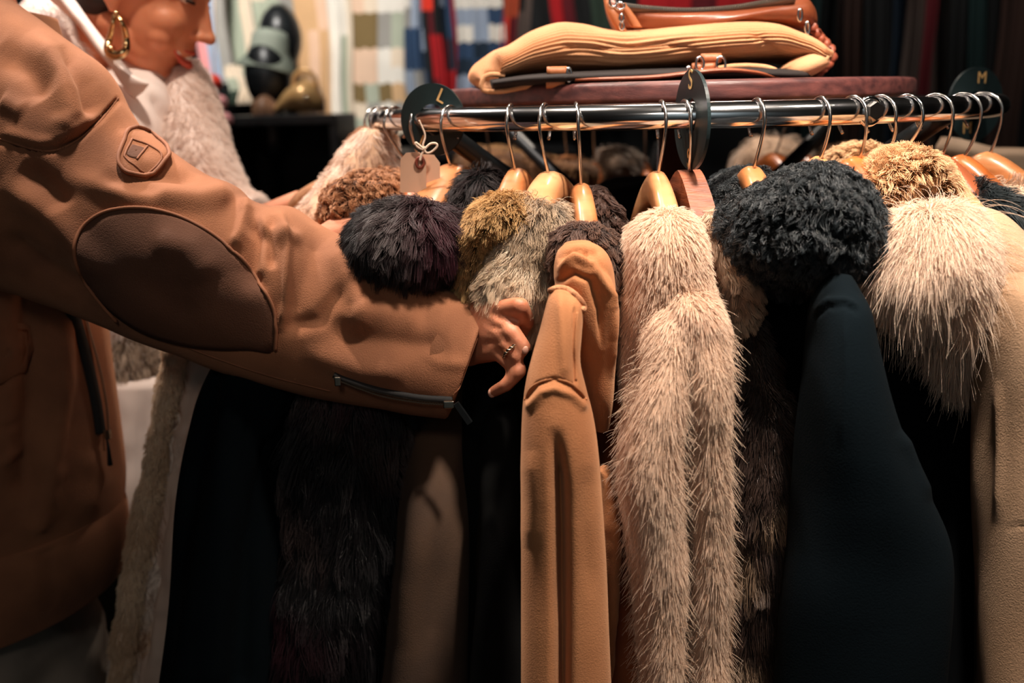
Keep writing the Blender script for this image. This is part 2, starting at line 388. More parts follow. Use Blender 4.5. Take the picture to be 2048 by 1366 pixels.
# ------------------------------------------------------------------ hangers
w_honey = mat('honey_wood', S(190, 126, 78), S(164, 98, 54), 14, .4, coat=.25, stretch=(1, 1, 6), bump=.1, bscale=80)
w_amber = mat('amber_wood', S(184, 102, 48), S(150, 78, 34), 14, .36, coat=.4, stretch=(1, 1, 6))
w_pale = mat('pale_wood', S(204, 148, 102), S(180, 122, 78), 14, .36, coat=.4, stretch=(1, 1, 5))
w_brown = mat('reddish_brown_wood', S(142, 78, 48), S(96, 48, 28), 26, .55, bump=.8, bscale=90, stretch=(1, 1, 8), detail=8)
w_dark = mat('dark_red_wood', S(146, 76, 42), S(112, 54, 30), 14, .5, coat=.1)
WOODS = dict(honey=w_honey, amber=w_amber, pale=w_pale, brown=w_brown, dark=w_dark)
def hanger(px, neck, wood, label, style='round', yaw=None, width=.026, drop=.0, ring=None, hookm=None, lean=0, phi=None, span=.115, turn=0):
    """px: where the hook crosses the rail; neck: pixel (x,y) of the top of the wooden body"""
    ph = phi_of(px) if phi is None else phi
    rp = ringp(ph); Y = rp.y
    o = empty('coat_hanger', rp, label, 'hanger', 'wooden coat hangers on the chrome rail')
    rad = Vector((math.sin(ph), -math.cos(ph), 0))
    if yaw is not None: rad = Vector((math.sin(math.radians(yaw)), -math.cos(math.radians(yaw)), 0))
    nk = P(neck[0], neck[1], Y+.0)
    # hook: semicircle over the rail in the plane spanned by rad and z, then an S down to the neck
    pts = []; hr = .0195; tn = rad
    tv = Vector((math.cos(math.radians(turn)), math.sin(math.radians(turn)), 0))
    tn2 = (tn*math.cos(math.radians(turn))+Vector((-tn.y, tn.x, 0))*math.sin(math.radians(turn)))
    for a in np.linspace(-50, 190, 22):
        r = math.radians(a); pts.append(rp + tn2*(-hr*math.cos(r)) + Vector((0, 0, hr*math.sin(r)-.0055)))
    e = pts[-1]; mid = e.lerp(nk, .35)+tn2*.006
    for t in np.linspace(.12, 1, 14):
        q = (1-t)**2*e+2*t*(1-t)*mid+t*t*(nk+Vector((0, 0, -.004))); pts.append(q)
    rr = [.0026*(.75 if i < 1 else 1) for i in range(len(pts))]
    tube('hook', pts, [.0017]*len(pts), hookm or dkchrome, o, seg=8)
    # wood: contoured shoulder arms
    V = []; Fc = []; n = 26; sd = Vector((-rad.y, rad.x, 0)); K = 16 if style == 'round' else 4
    for i in range(n+1):
        t = -1+2*i/n; ax = t*span; z = -(.030 if span < .08 else .082)*abs(t)**1.5-.012; hh = .017*(1-.25*abs(t)); ww = width/2*(1+.15*abs(t)); fwd = .0
        c = nk+rad*ax+Vector((0, 0, z))
        if i in (0, n): hh *= .6; ww *= .6
        for k in range(K):
            an = 2*math.pi*(k+.5)/K
            if style == 'round':
                cx = math.copysign(abs(math.cos(an))**.7, math.cos(an)); cz = math.copysign(abs(math.sin(an))**.7, math.sin(an))
            else: cx = math.copysign(1, math.cos(an)); cz = math.copysign(1, math.sin(an))
            V.append(c+sd*(ww*cx)+Vector((0, 0, hh*cz)))
    for i in range(n):
        for k in range(K):
            l = (k+1) % K; Fc.append((i*K+k, i*K+l, (i+1)*K+l, (i+1)*K+k))
    Fc.append(tuple(range(K))[::-1]); Fc.append(tuple(n*K+k for k in range(K)))
    link('wooden_body', mesh_from('wooden_body', V, Fc), WOODS[wood], o, smooth=(style == 'round'))
    return o
HG = [
 (752, (812, 352), 'pale', 'pale hanger at the far left bend of the rail, under the mottled white fur coat', dict(yaw=-60, turn=10)),
 (768, (838, 350), 'amber', 'hanger left of the tag, holding the curly brown shearling coat', dict(yaw=-50)),
 (790, (846, 360), 'amber', 'amber hanger half hidden behind the cardboard price tag', dict(yaw=-35, width=.03)),
 (836, (852, 350), 'amber', 'short amber hanger directly behind the price tag and left of a wide honey hanger', dict(yaw=-20, width=.034)),
 (902, (906, 336), 'honey', 'wide honey-coloured hanger right of the price tag', dict(yaw=-30, width=.040)),
 (1022, (1034, 345), 'honey', 'honey hanger rising from the golden brown fur collar', dict(yaw=-14, width=.024, span=.06)),
 (1090, (1100, 352), 'pale', 'pale worn hanger above the shaggy grey fur collar', dict(yaw=-18, width=.030, span=.075)),
 (1152, (1163, 376), 'honey', 'glossy honey hanger in the dark brown fur collar of the tan coat', dict(yaw=2, width=.020)),
 (1323, (1314, 352), 'pale', 'glossy pale hanger in the cream mink coat', dict(yaw=4, width=.020)),
 (1370, (1377, 350), 'brown', 'square-edged reddish brown hanger beside the size disc marked S', dict(yaw=8, width=.022, style='square', span=.085)),
 (1514, (1503, 342), 'honey', 'hanger mostly sunk in the black shearling collar', dict(yaw=8, width=.024, span=.08)),
 (1640, (1636, 322), 'honey', 'hanger whose wood is hidden behind the black shearling collar', dict(yaw=12, width=.018, span=.08)),
 (1706, (1716, 322), 'amber', 'amber hanger between the black shearling and the beige fur hood', dict(yaw=22, width=.036, span=.09)),
 (1760, (1776, 300), 'honey', 'hanger behind the beige fur hood, right of the hex bolt', dict(yaw=28)),
 (1812, (1806, 296), 'pale', 'shiny hooked hanger above the top of the beige fur hood', dict(yaw=32, hookm=chrome)),
 (1870, (1878, 316), 'dark', 'dark reddish hanger right of the beige fur hood', dict(yaw=38, width=.028, span=.085)),
 (1925, (1922, 318), 'amber', 'second curved hanger right of the beige fur hood', dict(yaw=44, width=.028, span=.085)),
 (1966, (1974, 312), 'honey', 'rightmost large curved hanger at the right bend of the rail', dict(yaw=50, width=.032, span=.10)),
]
for px, nk, wd_, lab, kw in HG: hanger(px, nk, wd_, lab, **kw)
# hangers on the far side of the ring, and the coats on them
for k, (px, py, wd_, hw) in enumerate([(985, 318, 'amber', .03), (1135, 302, 'honey', .04), (1190, 318, 'amber', .03), (1290, 318, 'amber', .02), (1348, 322, 'amber', .02), (1548, 296, 'amber', .03), (1606, 300, 'amber', .025)]):
    x = P(px, 230, CY+.36).x; a = math.asin(max(-1, min(1, (x-CX)/RR)))
    hanger(0, (px, py+14), wd_, 'far side hanger, %s' % ['left end of the brown fur lumps', 'largest one behind the pale worn hanger', 'right of the largest far hanger', 'left of the size disc marked S', 'right behind the size disc marked S', 'inside the white fluffy collar at the back', 'right of the white fluffy collar at the back'][k], phi=math.pi-a, yaw=math.degrees(math.pi-a)*.0+10*(k-3), width=hw, span=.12)
# ------------------------------------------------------------------ size discs (plates with a hole, riding on the rail)
m_disc = mat('disc_plastic', S(34, 48, 50), S(24, 34, 36), 20, .34)
m_gold = mat('gold_print', S(214, 172, 112), S(190, 148, 92), 60, .6)
def size_disc(ph, tilt, letters, label, R_=.054, shift=(0, 0, 0), lm=None, turn=0, lscale=1, absang=None):
    rp = ringp(ph); o = empty('size_disc', rp, label, 'size marker')
    bm = bmesh.new(); n = 72; th = .0016; Ri = .0165
    ax = Matrix.Rotation(ph+math.radians(turn) if absang is None else math.radians(absang), 3, 'Z') @ Matrix.Rotation(math.radians(90), 3, 'Y')       # disc plane normal along the rail tangent
    cc = rp+Vector(shift)
    rings = []
    for (r, z, off) in ((Ri, -th, 1), (R_, -th, 0), (R_, th, 0), (Ri, th, 1)):
        rings.append([bm.verts.new(cc+ax @ Vector((r*math.cos(2*math.pi*i/n)+(0), r*math.sin(2*math.pi*i/n), z)) - (Vector(shift) if off else Vector())) for i in range(n)])
    for a in range(4):
        for i in range(n):
            bm.faces.new((rings[a][i], rings[a][(i+1) % n], rings[(a+1) % 4][(i+1) % n], rings[(a+1) % 4][i]))
    bmesh.ops.recalc_face_normals(bm, faces=bm.faces); bm_link('disc_plate', bm, m_disc, o, smooth=False)
    for (ch, du, dz) in letters:
        cu = bpy.data.curves.new('letter', 'FONT'); cu.body = ch; cu.size = .026*lscale; cu.extrude = .0003; cu.align_x = 'CENTER'; cu.align_y = 'CENTER'
        t = bpy.data.objects.new('t', cu); COL.objects.link(t); dg = bpy.context.evaluated_depsgraph_get(); dg.update()
        me = bpy.data.meshes.new_from_object(t.evaluated_get(dg)); bpy.data.objects.remove(t)
        nrm = (ax @ Vector((0, 0, 1)))
        if nrm.dot(EYE-cc) < 0: nrm = -nrm
        up = Vector((0, 0, 1)); rt = up.cross(nrm); la = math.radians(-28 if ch == 'L' else 0)
        Mx = Matrix((rt*math.cos(la)+up*math.sin(la), up*math.cos(la)-rt*math.sin(la), nrm)).transposed().to_4x4(); Mx.translation = cc+rt*du+up*dz+nrm*(th+.0005)
        me.transform(Mx); link('letter', me, lm or m_gold, o, smooth=False)
    return o
size_disc(phi_of(1384), 0, [('S', 0, .036), ('S', 0, -.036)], 'dark round size disc marked S above and below the rail, seen nearly edge on', shift=(0, 0, -.004), turn=16, R_=.046)
size_disc(phi_of(866), 0, [('L', .012, .024), ('L', -.012, -.024)], 'dark round size disc at the left end of the rail', R_=.038, turn=118, lscale=.8)
size_disc(phi_of(1950), 0, [('M', .006, .032), ('M', .028, -.004), ('M', -.012, -.030)], 'large black round size disc at the right end of the rail', R_=.046, absang=112, shift=(.0, 0.0, 0), lscale=.8)
# ------------------------------------------------------------------ cloth and fur stuffs
suede_tan = mat('tan_suede', S(186, 124, 80), S(164, 104, 64), 9, .92, bump=.55, bscale=900, sheen=.35, sheen_tint=S(230, 180, 140), detail=6)
suede_rust = mat('rust_suede', S(150, 84, 46), S(128, 66, 36), 10, .92, bump=.5, bscale=900, sheen=.3)
suede_brown = mat('dark_brown_suede', S(74, 52, 38), S(58, 40, 30), 9, .92, bump=.4, bscale=700, sheen=.15)
suede_beige = mat('beige_suede', S(174, 142, 114), S(152, 120, 92), 11, .92, bump=.7, bscale=700, sheen=.35)
cloth_navy = mat('navy_wool', S(6, 14, 18), S(4, 9, 13), 8, .95, bump=.3, bscale=600, spec=.08)
cloth_teal = mat('dark_teal_wool', S(7, 16, 21), S(5, 11, 15), 8, .95, bump=.3, bscale=600, spec=.08)
cloth_black = mat('black_wool', S(8, 10, 12), S(5, 6, 8), 8, .95, spec=.05)
cloth_char = mat('charcoal_wool', S(17, 17, 17), S(11, 11, 12), 8, .95, bump=.3, bscale=600, spec=.1)
satin = mat('pinkish_satin', S(214, 186, 168), S(200, 168, 150), 10, .42, sheen=.2)
pinksuede = mat('pinkish_tan_leather', S(196, 134, 104), S(180, 116, 88), 10, .8, bump=.3, bscale=500)
b_cream = mat('cream_pelt', S(196, 164, 138), S(214, 184, 158), 16, .9)
b_brown = mat('brown_pelt', S(92, 58, 38), S(62, 40, 28), 30, .95)
b_gold = mat('golden_brown_pelt', S(110, 74, 42), S(70, 46, 30), 30, .95)
b_grey = mat('grey_brown_pelt', S(110, 90, 74), S(60, 46, 36), 40, .95)
b_dark = mat('dark_brown_pelt', S(46, 30, 24), S(28, 18, 16), 30, .95)
b_black = mat('black_pelt', S(16, 17, 19), S(10, 11, 12), 30, .95, spec=.2)
b_beige = mat('beige_pelt', S(168, 130, 92), S(136, 98, 66), 24, .95)
b_white = mat('white_pelt', S(222, 200, 184), S(196, 160, 132), 14, .95, ramp=(.42, .6))
fm = furmat('fur_strands'); fgloss = furmat('glossy_fur_strands', .42, spec=.35); fsoft = furmat('soft_fur_strands', .6, trans=.25)
def coat(label, loc, cat='coat', name='winter_coat', group='coats hanging on the round rack'):
    return empty(name, loc, label, cat, group)
# ---- 1 mottled white fur coat, far left
c = coat('mottled white fur coat with satin lining, leftmost on the rack', (-.30, 1.22, .9))
b1 = loft('body', [H(722, 786, 268, 1.24, .05), (680, 308, 800, 330, 1.23, .06), (640, 370, 780, 410, 1.22, .07), (590, 425, 720, 480, 1.21, .07), (500, 480, 640, 560, 1.20, .07), (400, 600, 560, 650, 1.19, .07), H(352, 470, 720, 1.18, .06), H(322, 450, 850, 1.18, .06), H(298, 430, 980, 1.18, .06), H(268, 410, 1120, 1.17, .06), H(245, 390, 1250, 1.17, .06), H(228, 380, 1370, 1.17, .06)], b_white, c, drop=.35, wob=.006)
def mott(R, rg):
    t = np.clip(.5+2.6*vnoise(R, 22, 5)-.15, 0, 1)[:, None]; return (1-t)*np.array(S(236, 218, 204))+t*np.array(S(170, 122, 88))
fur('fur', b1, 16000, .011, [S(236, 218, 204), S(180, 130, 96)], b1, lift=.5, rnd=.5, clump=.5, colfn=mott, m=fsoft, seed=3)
lin = loft('lining', [H(388, 446, 700, 1.13, .018), H(352, 440, 850, 1.13, .02), H(338, 428, 950, 1.13, .02), H(312, 415, 1100, 1.12, .02), H(292, 395, 1250, 1.12, .02), H(272, 380, 1370, 1.12, .02)], satin, c, drop=.3, wob=.004, wscale=28,
     creases=[([(345, 935), (395, 945), (425, 930)], 7, .004), ([(400, 740), (372, 860), (350, 960)], 7, -.005), ([(420, 800), (395, 900), (405, 960)], 6, .004), ([(340, 960), (318, 1100), (296, 1250), (285, 1360)], 8, -.006), ([(370, 980), (350, 1080), (330, 1200)], 9, .005), ([(385, 1000), (350, 1010)], 6, .004)])
tr = loft('fur_trim', [H(334, 374, 690, 1.12, .014), H(314, 356, 800, 1.12, .014), H(298, 338, 900, 1.12, .014), H(280, 324, 980, 1.12, .014), H(256, 302, 1100, 1.11, .014), H(236, 282, 1230, 1.11, .014), H(218, 260, 1370, 1.11, .014)], b_cream, c, drop=.3, wob=.005, wscale=40)
fur('fur', tr, 12000, .008, [S(246, 222, 192), S(224, 192, 158)], tr, lift=.5, rnd=.5, clump=.3, m=fsoft, seed=4, rootdark=.8)
# ---- tan sleeve with brown cuff seen beyond the arm
c = coat('pinkish tan leather sleeve with brown cuff, left of the mottled white fur coat', (-.33, 1.3, 1.15))
loft('sleeve', [(470, 430, 500, 475, 1.30, .03), (540, 402, 560, 440, 1.30, .03), (590, 382, 618, 420, 1.30, .03)], pinksuede, c)
loft('cuff', [(578, 396, 596, 430, 1.29, .022), (606, 376, 622, 412, 1.29, .026), (634, 360, 650, 392, 1.29, .024), (648, 358, 660, 380, 1.29, .016)], mat('cuff_suede', S(170, 122, 84), S(120, 78, 50), 40, .95, bump=.6, bscale=300), c)
# ---- 2 curly brown shearling
c = coat('tan leather coat with a curly brown shearling collar, second from the left', (-.24, 1.12, .9))
body2 = loft('body', [(652, 440, 716, 434, 1.05, .02), (626, 462, 716, 474, 1.06, .04), (600, 500, 760, 520, 1.12, .06), H(560, 760, 600, 1.12, .06), H(540, 740, 800, 1.12, .06)], pinksuede, c, drop=.4, wob=.003)
cl = loft('collar', [H(708, 800, 352, 1.10, .035), H(674, 806, 370, 1.10, .05), H(655, 810, 392, 1.09, .05), (648, 415, 780, 412, 1.09, .05), (644, 438, 720, 430, 1.09, .03)], b_brown, c, wob=.004, wscale=60, creases=[([(690, 384), (740, 378), (815, 384)], 5, -.008)])
fur('curls', cl, 13000, .010, [S(112, 66, 40), S(178, 122, 84), S(196, 144, 104)], cl, lift=.6, rnd=.6, clump=.85, nclump=500, curl=.0022, K=6, wd=.0004, seed=5)
# ---- 3 navy coat
c = coat('long plain navy coat hanging below the tan jacket cuff, left of the black fur', (-.2, 1.04, .9))
n3 = loft('body', [(700, 455, 760, 470, 1.08, .02), (640, 480, 780, 500, 1.07, .05), H(520, 760, 600, 1.05, .07), H(438, 660, 730, 1.04, .08), H(402, 610, 850, 1.03, .08), H(372, 590, 1000, 1.02, .08), H(348, 590, 1180, 1.01, .08), H(322, 590, 1370, 1.0, .08)], cloth_navy, c, drop=.45, folds=[(4, .006, .5), (7, .003, 1)], creases=[([(575, 760), (570, 850), (520, 930)], 6, -.004), ([(470, 760), (450, 1000), (430, 1350)], 26, .012, 1), ([(540, 900), (500, 1100), (480, 1360)], 22, -.012, 1)])
loft('leather_lapel', [(664, 470, 680, 482, 1.03, .006), (690, 462, 712, 478, 1.03, .009), (720, 458, 750, 474, 1.03, .006)], mat('grey_leather', S(96, 100, 104), S(80, 84, 90), 20, .32), c)
# ---- 4 black fur coat with plum tips
c = coat('long black fur coat with a glossy plum-black fur collar, behind the cuff zipper', (-.13, 1.0, .9))
b4 = loft('body', [H(770, 900, 500, 1.06, .05), H(700, 920, 580, 1.06, .07), H(620, 880, 700, 1.05, .08), H(572, 850, 800, 1.04, .08), H(560, 830, 1000, 1.03, .08), H(552, 800, 1200, 1.02, .08), H(545, 780, 1370, 1.01, .08)], b_black, c, drop=.45, wob=.008)
def blk4(R, rg):
    t = np.clip(2.4*vnoise(R, 11, 8)-.35, 0, 1)[:, None]; q = np.clip(2.4*vnoise(R, 9, 21)-.5, 0, 1)[:, None]
    return np.array(S(20, 17, 19))*(1-t)+t*np.array(S(66, 54, 52))+q*np.array(S(50, 18, 26))
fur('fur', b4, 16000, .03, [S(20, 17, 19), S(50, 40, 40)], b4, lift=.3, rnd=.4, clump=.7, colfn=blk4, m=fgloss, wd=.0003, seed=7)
k4 = loft('collar', [H(775, 875, 420, .99, .03), H(738, 905, 430, .985, .05), H(714, 915, 452, .98, .06), H(700, 915, 480, .98, .06), H(715, 900, 515, .98, .05), H(745, 880, 545, .98, .03)], b_black, c, wob=.006)
def blk4b(R, rg):
    t = np.clip(1.8*vnoise(R, 16, 8)+.15, 0, 1)[:, None]; pxs = proj(R)[:, 0]; q = np.clip((pxs-800)/60, 0, 1)[:, None]
    a = np.array(S(30, 26, 28))*(1-t)+t*np.array(S(88, 74, 74)); return a*(1-q)+q*(np.array(S(36, 14, 18)) + t*np.array(S(56, 16, 30)))
fur('fur', k4, 20000, .028, [0, 0], k4, flow=(-.35, 0, -1), lift=.45, rnd=.35, clump=.7, colfn=blk4b, m=fgloss, wd=.00032, seed=8)
k4b = loft('collar_back', [H(935, 985, 350, 1.05, .03), H(905, 1000, 380, 1.05, .04), H(900, 985, 420, 1.05, .04), H(880, 960, 500, 1.05, .04)], b_black, c)
fur('fur', k4b, 5000, .024, [S(24, 18, 20), S(50, 34, 36)], k4b, lift=.5, clump=.6, seed=9)
# ---- 5 brown suede coat with golden fur collar
c = coat('dark brown suede coat with a golden brown fur collar, under the wearer\'s cuff', (-.06, .98, .9))
loft('body', [H(985, 1035, 432, 1.02, .03), H(962, 1040, 470, 1.02, .04), H(955, 1030, 530, 1.03, .045), H(940, 1010, 600, 1.05, .05), (900, 690, 1000, 690, 1.07, .05), H(850, 985, 790, 1.07, .05), H(826, 960, 870, 1.04, .06), H(806, 945, 1000, .99, .07), H(785, 940, 1150, .98, .07), H(760, 935, 1370, .97, .07)], mat('worn_brown_suede', S(84, 60, 42), S(62, 44, 32), 9, .92, bump=.5, bscale=700, sheen=.2), c, drop=.4, folds=[(4, .004, 2)],
     creases=[([(850, 820), (835, 1000), (800, 1300)], 22, .006), ([(900, 830), (880, 1100), (860, 1360)], 22, -.007)])
arc = [(928, 596, 946, 590, .965, .016), (932, 525, 960, 515, .96, .020), (938, 460, 974, 470, .955, .022), (962, 420, 996, 446, .95, .026), (1008, 400, 1014, 438, .95, .028), (1050, 408, 1040, 444, .955, .026), (1078, 432, 1060, 456, .96, .022)]
k5 = loft('collar', arc, b_gold, c, nv=70)
def radial5(R, N):
    q = R-np.array(P(1010, 540, .97)); return q+np.array([0, 0, -.05])
fur('fur', k5, 18000, .020, [S(84, 54, 32), S(172, 122, 70), S(214, 172, 116)], k5, field=radial5, lift=.5, rnd=.35, clump=.6, nclump=1300, curl=.001, K=6, seed=10)
# ---- 6 black coat, shaggy grey collar
c = coat('black wool coat with a shaggy grey-brown fur collar, where the hand reaches', (0, .95, .9))
loft('body', [H(1010, 1090, 560, 1.03, .03), H(965, 1080, 620, 1.04, .04), H(940, 1075, 700, 1.04, .045), H(930, 1070, 800, 1.03, .05), H(928, 1065, 1000, .99, .06), H(925, 1065, 1370, .96, .06)], cloth_char, c, drop=.4, folds=[(4, .005, 1)])
loft('sleeve', [H(1000, 1026, 775, .97, .012), H(968, 1036, 840, .955, .028), H(958, 1044, 930, .94, .035), H(950, 1046, 1100, .91, .035), H(940, 1046, 1370, .90, .035)], cloth_char, c, drop=.35, folds=[(3, .003, 0)])
k6 = loft('collar', [(1052, 412, 1105, 420, .955, .018), (1040, 440, 1118, 450, .95, .025), (1008, 480, 1115, 490, .945, .028), (985, 520, 1108, 530, .945, .03), (972, 565, 1102, 570, .945, .03), (985, 600, 1092, 600, .95, .026), (1020, 628, 1085, 625, .955, .016)], b_grey, c, wob=.006, wscale=20)
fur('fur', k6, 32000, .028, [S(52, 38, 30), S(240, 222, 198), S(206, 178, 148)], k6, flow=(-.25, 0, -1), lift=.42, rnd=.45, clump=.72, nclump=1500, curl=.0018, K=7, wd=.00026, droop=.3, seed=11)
# ---- 7 tan suede coat, dark brown fur collar
c = coat('tan suede coat with a dark brown fur collar, beside the reaching hand', (.04, .85, .9))
k7b = loft('collar_back', [H(1177, 1196, 380, .995, .014), H(1170, 1224, 412, .99, .02), H(1172, 1242, 460, .985, .022), H(1182, 1252, 520, .98, .024), H(1200, 1256, 580, .97, .024), H(1216, 1256, 620, .96, .02)], b_dark, c, wob=.003)
fur('fur', k7b, 9000, .013, [S(38, 24, 20), S(84, 58, 48)], k7b, lift=.45, rnd=.4, clump=.8, nclump=350, curl=.001, K=6, seed=12, m=fgloss)
k7 = loft('collar', [H(1134, 1190, 456, .905, .03), H(1118, 1218, 470, .90, .04), (1112, 502, 1238, 496, .90, .045), (1114, 540, 1250, 535, .905, .045), (1150, 580, 1254, 575, .91, .04), (1208, 622, 1256, 616, .92, .03)], b_dark, c, wob=.004)
fur('fur', k7, 12000, .014, [S(38, 24, 20), S(88, 60, 48), S(104, 76, 62)], k7, lift=.5, rnd=.4, clump=.8, nclump=420, curl=.001, K=6, seed=13)
body7 = loft('body', [H(1190, 1250, 560, .96, .03), H(1188, 1265, 640, .955, .045), H(1188, 1272, 720, .95, .05), H(1190, 1278, 800, .95, .05), H(1192, 1284, 950, .94, .05), H(1195, 1288, 1150, .93, .05), H(1195, 1290, 1370, .92, .05)], suede_rust, c, drop=.35, folds=[(3, .004, 1)], creases=[([(1215, 640), (1235, 740), (1262, 800)], 10, .008), ([(1245, 680), (1262, 760)], 8, -.006)])
yoke = loft('shoulder', [(1128, 488, 1182, 484, .85, .02), (1114, 505, 1208, 500, .845, .03), (1108, 540, 1224, 530, .84, .04), (1112, 590, 1230, 580, .845, .045), (1128, 650, 1230, 640, .85, .045), (1150, 720, 1229, 700, .86, .04), (1168, 790, 1226, 780, .865, .035), (1184, 850, 1218, 850, .87, .02)], suede_tan, c, nu=90, nv=150,
     creases=[([(1112, 545), (1150, 515), (1185, 530), (1215, 590), (1222, 680)], 7, .006), ([(1105, 570), (1145, 545), (1180, 560), (1200, 620), (1204, 700)], 6, -.006), ([(1115, 520), (1150, 500), (1190, 505), (1222, 560)], 5, -.004), ([(1165, 490), (1178, 520), (1186, 545)], 4, -.003), ([(1210, 540), (1228, 620), (1222, 760)], 6, .004)])
slv = loft('sleeve', [(1102, 580, 1158, 590, .80, .016), (1094, 605, 1166, 615, .795, .026), (1080, 660, 1163, 665, .79, .032), (1064, 715, 1160, 720, .785, .035), (1052, 765, 1172, 775, .78, .038), (1045, 820, 1186, 830, .775, .040), (1042, 900, 1196, 900, .77, .040), (1042, 1000, 1204, 1000, .77, .040), (1042, 1120, 1212, 1120, .77, .040), (1042, 1250, 1217, 1250, .765, .040), (1042, 1370, 1222, 1370, .76, .040)], suede_tan, c, nu=120, nv=200, drop=.2,
     creases=[([(1052, 795), (1075, 768), (1108, 757), (1145, 772), (1168, 795)], 3.2, -.0035, 1), ([(1060, 812), (1085, 785), (1110, 778), (1145, 792), (1165, 812)], 8, .003, 1), ([(1150, 620), (1148, 700), (1152, 765)], 3, -.003, 1),
              ([(1110, 850), (1116, 920), (1121, 1000), (1122, 1120), (1124, 1260), (1122, 1400)], 13, -.034, 2), ([(1120, 560), (1127, 700), (1130, 760)], 10, .003), ([(1058, 900), (1068, 1000), (1060, 1100)], 18, .002), ([(1180, 930), (1170, 1040), (1182, 1200)], 16, -.0015)])
seam('shoulder_piping', slv, [(1090, 602), (1096, 586), (1115, 578), (1138, 582), (1155, 596), (1166, 612), (1164, 622)], .0028, mat('frayed_edge', S(196, 140, 100), S(160, 104, 70), 200, .95, bump=1, bscale=900), slv, off=.0005, seg=8)
seam('piped_seam', slv, [(1155, 625), (1150, 690), (1152, 760)], .0011, suede_tan, slv, off=.0002)
seam('armhole_seam', slv, [(1050, 800), (1062, 776), (1085, 762), (1110, 758), (1138, 765), (1160, 782), (1172, 800)], .0011, suede_tan, slv, off=.0002)
loft('back_sleeve', [H(1200, 1222, 940, .83, .012), H(1200, 1236, 1010, .825, .018), H(1200, 1240, 1080, .82, .02), H(1190, 1238, 1200, .82, .02), H(1182, 1222, 1370, .82, .02)], suede_tan, c, drop=.25, wob=.002, wscale=40)
# ---- 8 cream mink
c = coat('cream mink fur coat with long hanging sleeves, brightest coat at the centre', (.13, .86, .9))
MK = [S(204, 166, 138), S(228, 196, 170), S(238, 212, 190)]
y8 = loft('body', [(1290, 432, 1366, 428, .885, .02), (1270, 444, 1380, 440, .88, .04), (1260, 468, 1390, 462, .875, .05), (1256, 500, 1400, 500, .87, .055), (1258, 560, 1414, 560, .865, .055), (1262, 620, 1434, 620, .86, .05), (1270, 680, 1440, 690, .86, .05), H(1280, 1430, 760, .87, .045), H(1290, 1432, 900, .88, .04), H(1290, 1440, 1370, .88, .04)], b_cream, c, drop=.3, wob=.003)
fur('fur', y8, 36000, .0125, MK, y8, lift=.42, rnd=.35, clump=.22, swirl=.5, seed=14, m=fsoft, back=.2, rootdark=.72)
l8 = loft('back_sleeve', [(1262, 470, 1310, 470, .88, .03), H(1254, 1318, 560, .875, .035), H(1248, 1315, 640, .87, .035), H(1246, 1306, 710, .865, .03), H(1252, 1296, 770, .865, .025), H(1262, 1284, 805, .87, .015)], b_cream, c)
fur('fur', l8, 10500, .0125, MK, l8, lift=.3, rnd=.3, clump=.22, swirl=.5, seed=15, m=fsoft)
a8 = loft('left_sleeve', [(1318, 600, 1400, 590, .83, .02), (1300, 650, 1400, 650, .82, .035), (1288, 720, 1378, 720, .81, .038), H(1268, 1366, 790, .80, .04), H(1252, 1358, 860, .795, .042), H(1246, 1354, 930, .79, .042), H(1250, 1357, 1000, .79, .042), H(1262, 1362, 1080, .79, .042), H(1276, 1360, 1180, .79, .042), H(1286, 1356, 1280, .785, .042), H(1292, 1354, 1370, .78, .042)], b_cream, c, drop=.22)
fur('fur', a8, 39000, .0125, MK, a8, lift=.25, rnd=.3, clump=.22, swirl=.5, seed=16, m=fsoft, rootdark=.6, flow=(-.1, 0, -1))
r8 = loft('right_sleeve', [(1340, 588, 1420, 592, .825, .02), (1338, 620, 1440, 630, .815, .032), (1350, 680, 1448, 680, .81, .036), H(1376, 1450, 760, .80, .038), H(1380, 1446, 850, .80, .038), H(1380, 1444, 950, .80, .038), H(1384, 1448, 1050, .80, .038), H(1386, 1444, 1150, .80, .038), H(1386, 1440, 1260, .80, .038), H(1388, 1448, 1370, .79, .038)], b_cream, c, drop=.22)
def mk2(R, rg):
    n = len(R); pp = proj(R); t = np.clip(.5+vnoise(R, 14, 2), 0, 1)[:, None]; base = np.array(MK[0])*(1-t)+np.array(MK[1])*t
    d = np.exp(-((pp[:, 0]-1400)/34)**2-((pp[:, 1]-655)/38)**2)[:, None]; return base*(1-.45*d)+.45*d*np.array(S(170, 112, 84))
fur('fur', r8, 33000, .0125, MK, r8, lift=.25, rnd=.3, clump=.22, swirl=.5, seed=17, m=fsoft, rootdark=.6, colfn=mk2, flow=(.12, 0, -1))
fur('guard_hairs', a8, 1600, .020, MK, a8, flow=(-.3, 0, -1), lift=.5, rnd=.4, clump=0, wd=.00025, seed=51, m=fsoft)
fur('guard_hairs', r8, 1400, .020, MK, r8, flow=(.4, 0, -1), lift=.5, rnd=.4, clump=0, wd=.00025, seed=52, m=fsoft)
h8 = loft('hem_edge', [H(1425, 1446, 980, .86, .015), H(1430, 1458, 1080, .86, .02), H(1432, 1462, 1200, .855, .02), H(1434, 1468, 1370, .85, .02)], b_beige, c, drop=.22)
fur('fur', h8, 5000, .014, [S(120, 88, 68), S(170, 136, 112)], h8, lift=.3, seed=18)
